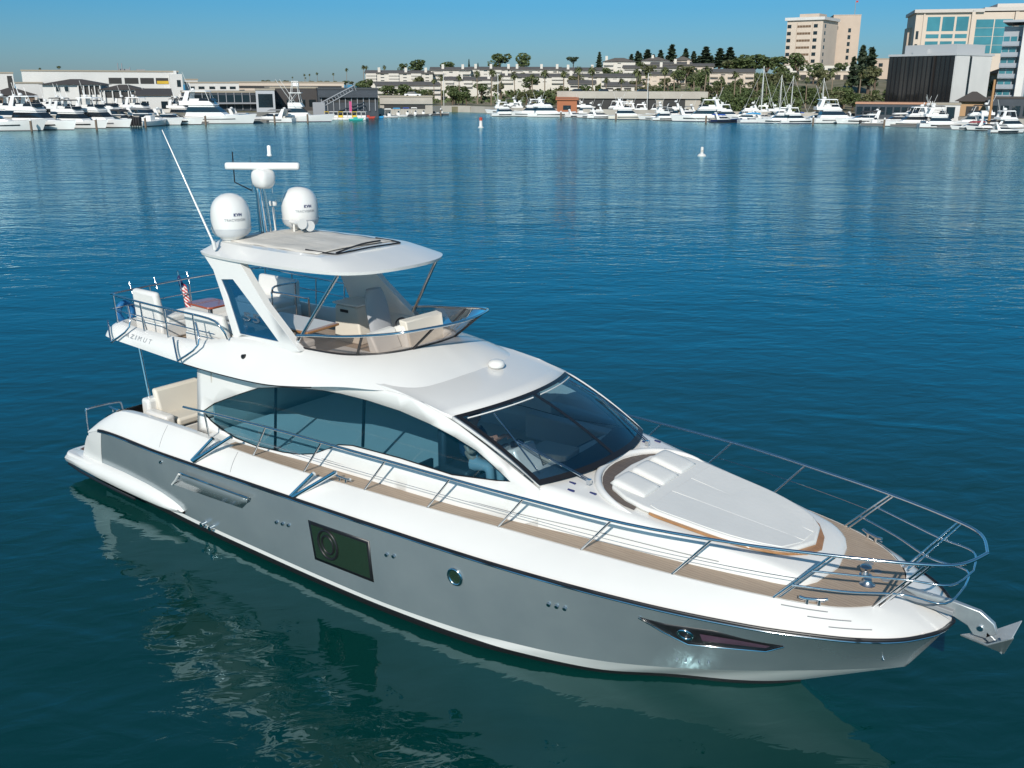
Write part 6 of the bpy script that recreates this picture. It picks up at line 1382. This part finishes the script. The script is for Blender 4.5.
boat('express', 985, 129.5, 11, 170, 'sports boat with black canvas right of the red canvas boat', canvas=CVBLK)
boat('yacht', 1013, 129.5, 14, 10, 'white flybridge cruiser before the apartment tower at the right edge', seed=42, canvas=BHULL)
boat('express', 1006, 132, 9, -6, 'small white sports boat nearest the camera at the right edge', canvas=CVGRY)
for px, py, kd, l in ((520, 114.2, 'express', 'white boat behind the bow left cruiser of the centre row'), (566, 114.8, 'yacht', 'white cruiser behind the biggest centre yacht'), (615, 116, 'yacht', 'white cruiser in the second row at the left boat bay'), (645, 116.6, 'express', 'white sports boat in the second row at the middle boat bay'), (682, 117.8, 'yacht', 'white cruiser in the second row at the ramp'), (712, 118.6, 'yacht', 'white cruiser in the second row behind the cream motor yacht'), (765, 119.6, 'express', 'white sports boat in the second row between two masts'), (858, 120.6, 'express', 'white sports boat in the second row behind the raked yacht')):
    boat(kd, px, py, 11, random.choice((0, 180))+random.uniform(-8, 8), l, seed=int(px), canvas=random.choice((CVBLK, CVGRY, CVBLU)))
for i in range(20):
    px = 500+i*13.5+random.uniform(-4, 4); boat(random.choice(('yacht', 'express', 'yacht')), px, 114.2+(px-500)*.019+random.uniform(-.4, .4), random.uniform(12, 16), random.choice((0, 180))+random.uniform(-12, 12), 'white cruiser in the crowded back row of the centre marina', seed=100+i, canvas=random.choice((CVBLK, CVGRY, CVWHT, BHULL)), group='cruisers in the centre back row')
for i in range(14):
    px = 4+i*19+random.uniform(-6, 6); boat(random.choice(('yacht', 'express', 'yacht')), px, 124.5-i*.5, random.uniform(11, 14), -25+random.uniform(-12, 12), 'white cruiser in the crowded back rows of the left marina', seed=140+i, canvas=random.choice((CVBLK, CVGRY, CVBLK, BHULL)), group='cruisers in the left back rows')
for i in range(9):
    px = 785+i*26+random.uniform(-6, 6); boat(random.choice(('yacht', 'express')), px, 121+i*.7, random.uniform(13, 17), random.choice((0, 180))+random.uniform(-12, 12), 'white cruiser in the back row of the right marina', seed=170+i, canvas=random.choice((CVBLK, CVGRY, CVWHT)), group='cruisers in the right back row')
# tall varnished mast on the right quay
o = empty('flag_pole', G(988, 190, z=1.2), VR, 'tall bare wooden pole on the right quay before the gazebo', 'pole'); MB().tube([(0, 0, -2), (0, 0, Zm(78, 190)-1.2)], [.28, .2], 8).build('shaft', WOOD, o)
# docks and piles
PLANK = mat('grey dock planks', (.30, .27, .23), .85, noise=(.6, (.24, .22, .19), .35, .7)); PILE = mat('weathered pile', (.16, .12, .09), .9)
def dock(px0, px1, D0, D1, label, w=2.2):
    a = G(px0, D0, z=.45); c = G(px1, D1, z=.45); d = c-a; L = d.length; o = empty('floating_dock', a, math.atan2(d.y, d.x), label, 'dock')
    MB().box(0, L, -w/2, w/2, -.1, 0).build('deck', PLANK, o); MB().box(0, L, -w/2+.1, w/2-.1, -.55, -.1).build('float', CVGRY, o)
dock(-20, 262, 186, 206, 'long floating dock behind the first row of the left marina'); dock(262, 325, 208, 224, 'floating dock by the sportfishing boat and boathouse'); dock(325, 445, 228, 262, 'floating dock with pedal boats and the small motor boats')
dock(500, 720, 258, 228, 'floating dock behind the centre row of yachts'); dock(720, 870, 228, 215, 'floating dock under the sailing masts'); dock(862, 1030, 204, 180, 'floating dock along the right quay')
def pile(px, py, h_, label, group): 
    o = empty('mooring_pile', G(px, Dw(py), z=0), VR, label, 'pile', group); MB().tube([(0, 0, -1), (0, 0, h_)], .2, 8).build('post', PILE, o); MB().lathe([(.24, 0), (.2, .12), (0, .4)], (0, 0, h_), 8).build('cap', CVWHT, o)
for px, py in ((31, 133.5), (96, 132), (145, 129.5), (205, 126.5), (274, 124.6), (307, 123.8)): pile(px, py, 1.7, 'dark mooring pile standing in the water of the left marina', 'mooring piles on the left')
for px, py in ((440, 116), (560, 119), (615, 120.2), (705, 122.6), (812, 124.5), (883, 126.8)): pile(px, py, 1.5, 'mooring pile standing at the end of a berth in the centre or right marina', 'mooring piles on the right')
# lamp posts on the quay
for px in (443, 497, 646, 760): 
    o = empty('lamp_post', G(px, SHORE(px)+6, z=1.5), VR, 'slim white lamp post on the far promenade', 'lamp post', 'lamp posts on the far shore'); MB().tube([(0, 0, 0), (0, 0, 9)], .09, 6).build('post', ALU, o); MB().box(-.1, .9, -.12, .12, 8.9, 9.05).build('lamp_head', CVGRY, o)
# buoys
bo = empty('buoy', G(701, Dw(157), z=0), VR, 'white spar buoy floating alone in the middle of the channel, right of centre', 'buoy')
MB().lathe([(.05, -.5), (.45, -.3), (.5, .05), (.36, .22), (.16, .3), (.15, .95), (.10, 1.02), (0, 1.03)], (0, 0, 0), 16).build('float', PLWHITE, bo, smooth=50); MB().box(-.12, .12, -.155, -.14, .45, .7).build('panel', mat('pale mark', (.45, .42, .38), .6), bo)
b2 = empty('buoy', G(480, Dw(128.5), z=0), VR, 'small red topped white buoy far off near the centre shore', 'buoy')
MB().lathe([(.05, -.5), (.5, -.3), (.55, .1), (.3, .3), (.28, 1.3), (0, 1.35)], (0, 0, 0), 12).build('float', PLWHITE, b2, smooth=50); MB().lathe([(.3, 1.3), (.3, 1.8), (0, 1.95)], (0, 0, 0), 12).build('top_mark', CVRED, b2)
# cars on the bridge and on the promenade
def car(px, D, z, c, label):
    o = empty('parked_car', G(px, D, z=z), VR+R(random.choice((0, 180))), label, 'car')
    MB().hexa([(-2.2, -.85, .3), (2.2, -.85, .3), (2.2, .85, .3), (-2.2, .85, .3)], [(-2.15, -.82, .85), (2.1, -.82, .8), (2.1, .82, .8), (-2.15, .82, .85)]).build('body', c, o, bevel=.12)
    MB().hexa([(-1.7, -.78, .8), (1.1, -.78, .8), (1.1, .78, .8), (-1.7, .78, .8)], [(-1.2, -.62, 1.4), (.5, -.62, 1.4), (.5, .62, 1.4), (-1.2, .62, 1.4)]).build('cabin', BGLASS, o, bevel=.08)
    for x in (-1.35, 1.35):
        for y in (-.8, .8): MB().tube([(x, y-.1, .32), (x, y+.1, .32)], .32, 12).build('wheel', CVBLK, o)
car(412, 265, 4.4, BHULL, 'white van like car on the road bridge'); car(575, 268, 5.2, BHULL, 'white car on the promenade deck'); car(604, 268, 5.2, CVGRY, 'grey car on the promenade deck'); car(640, 268, 5.2, CVRED, 'red car on the promenade deck')
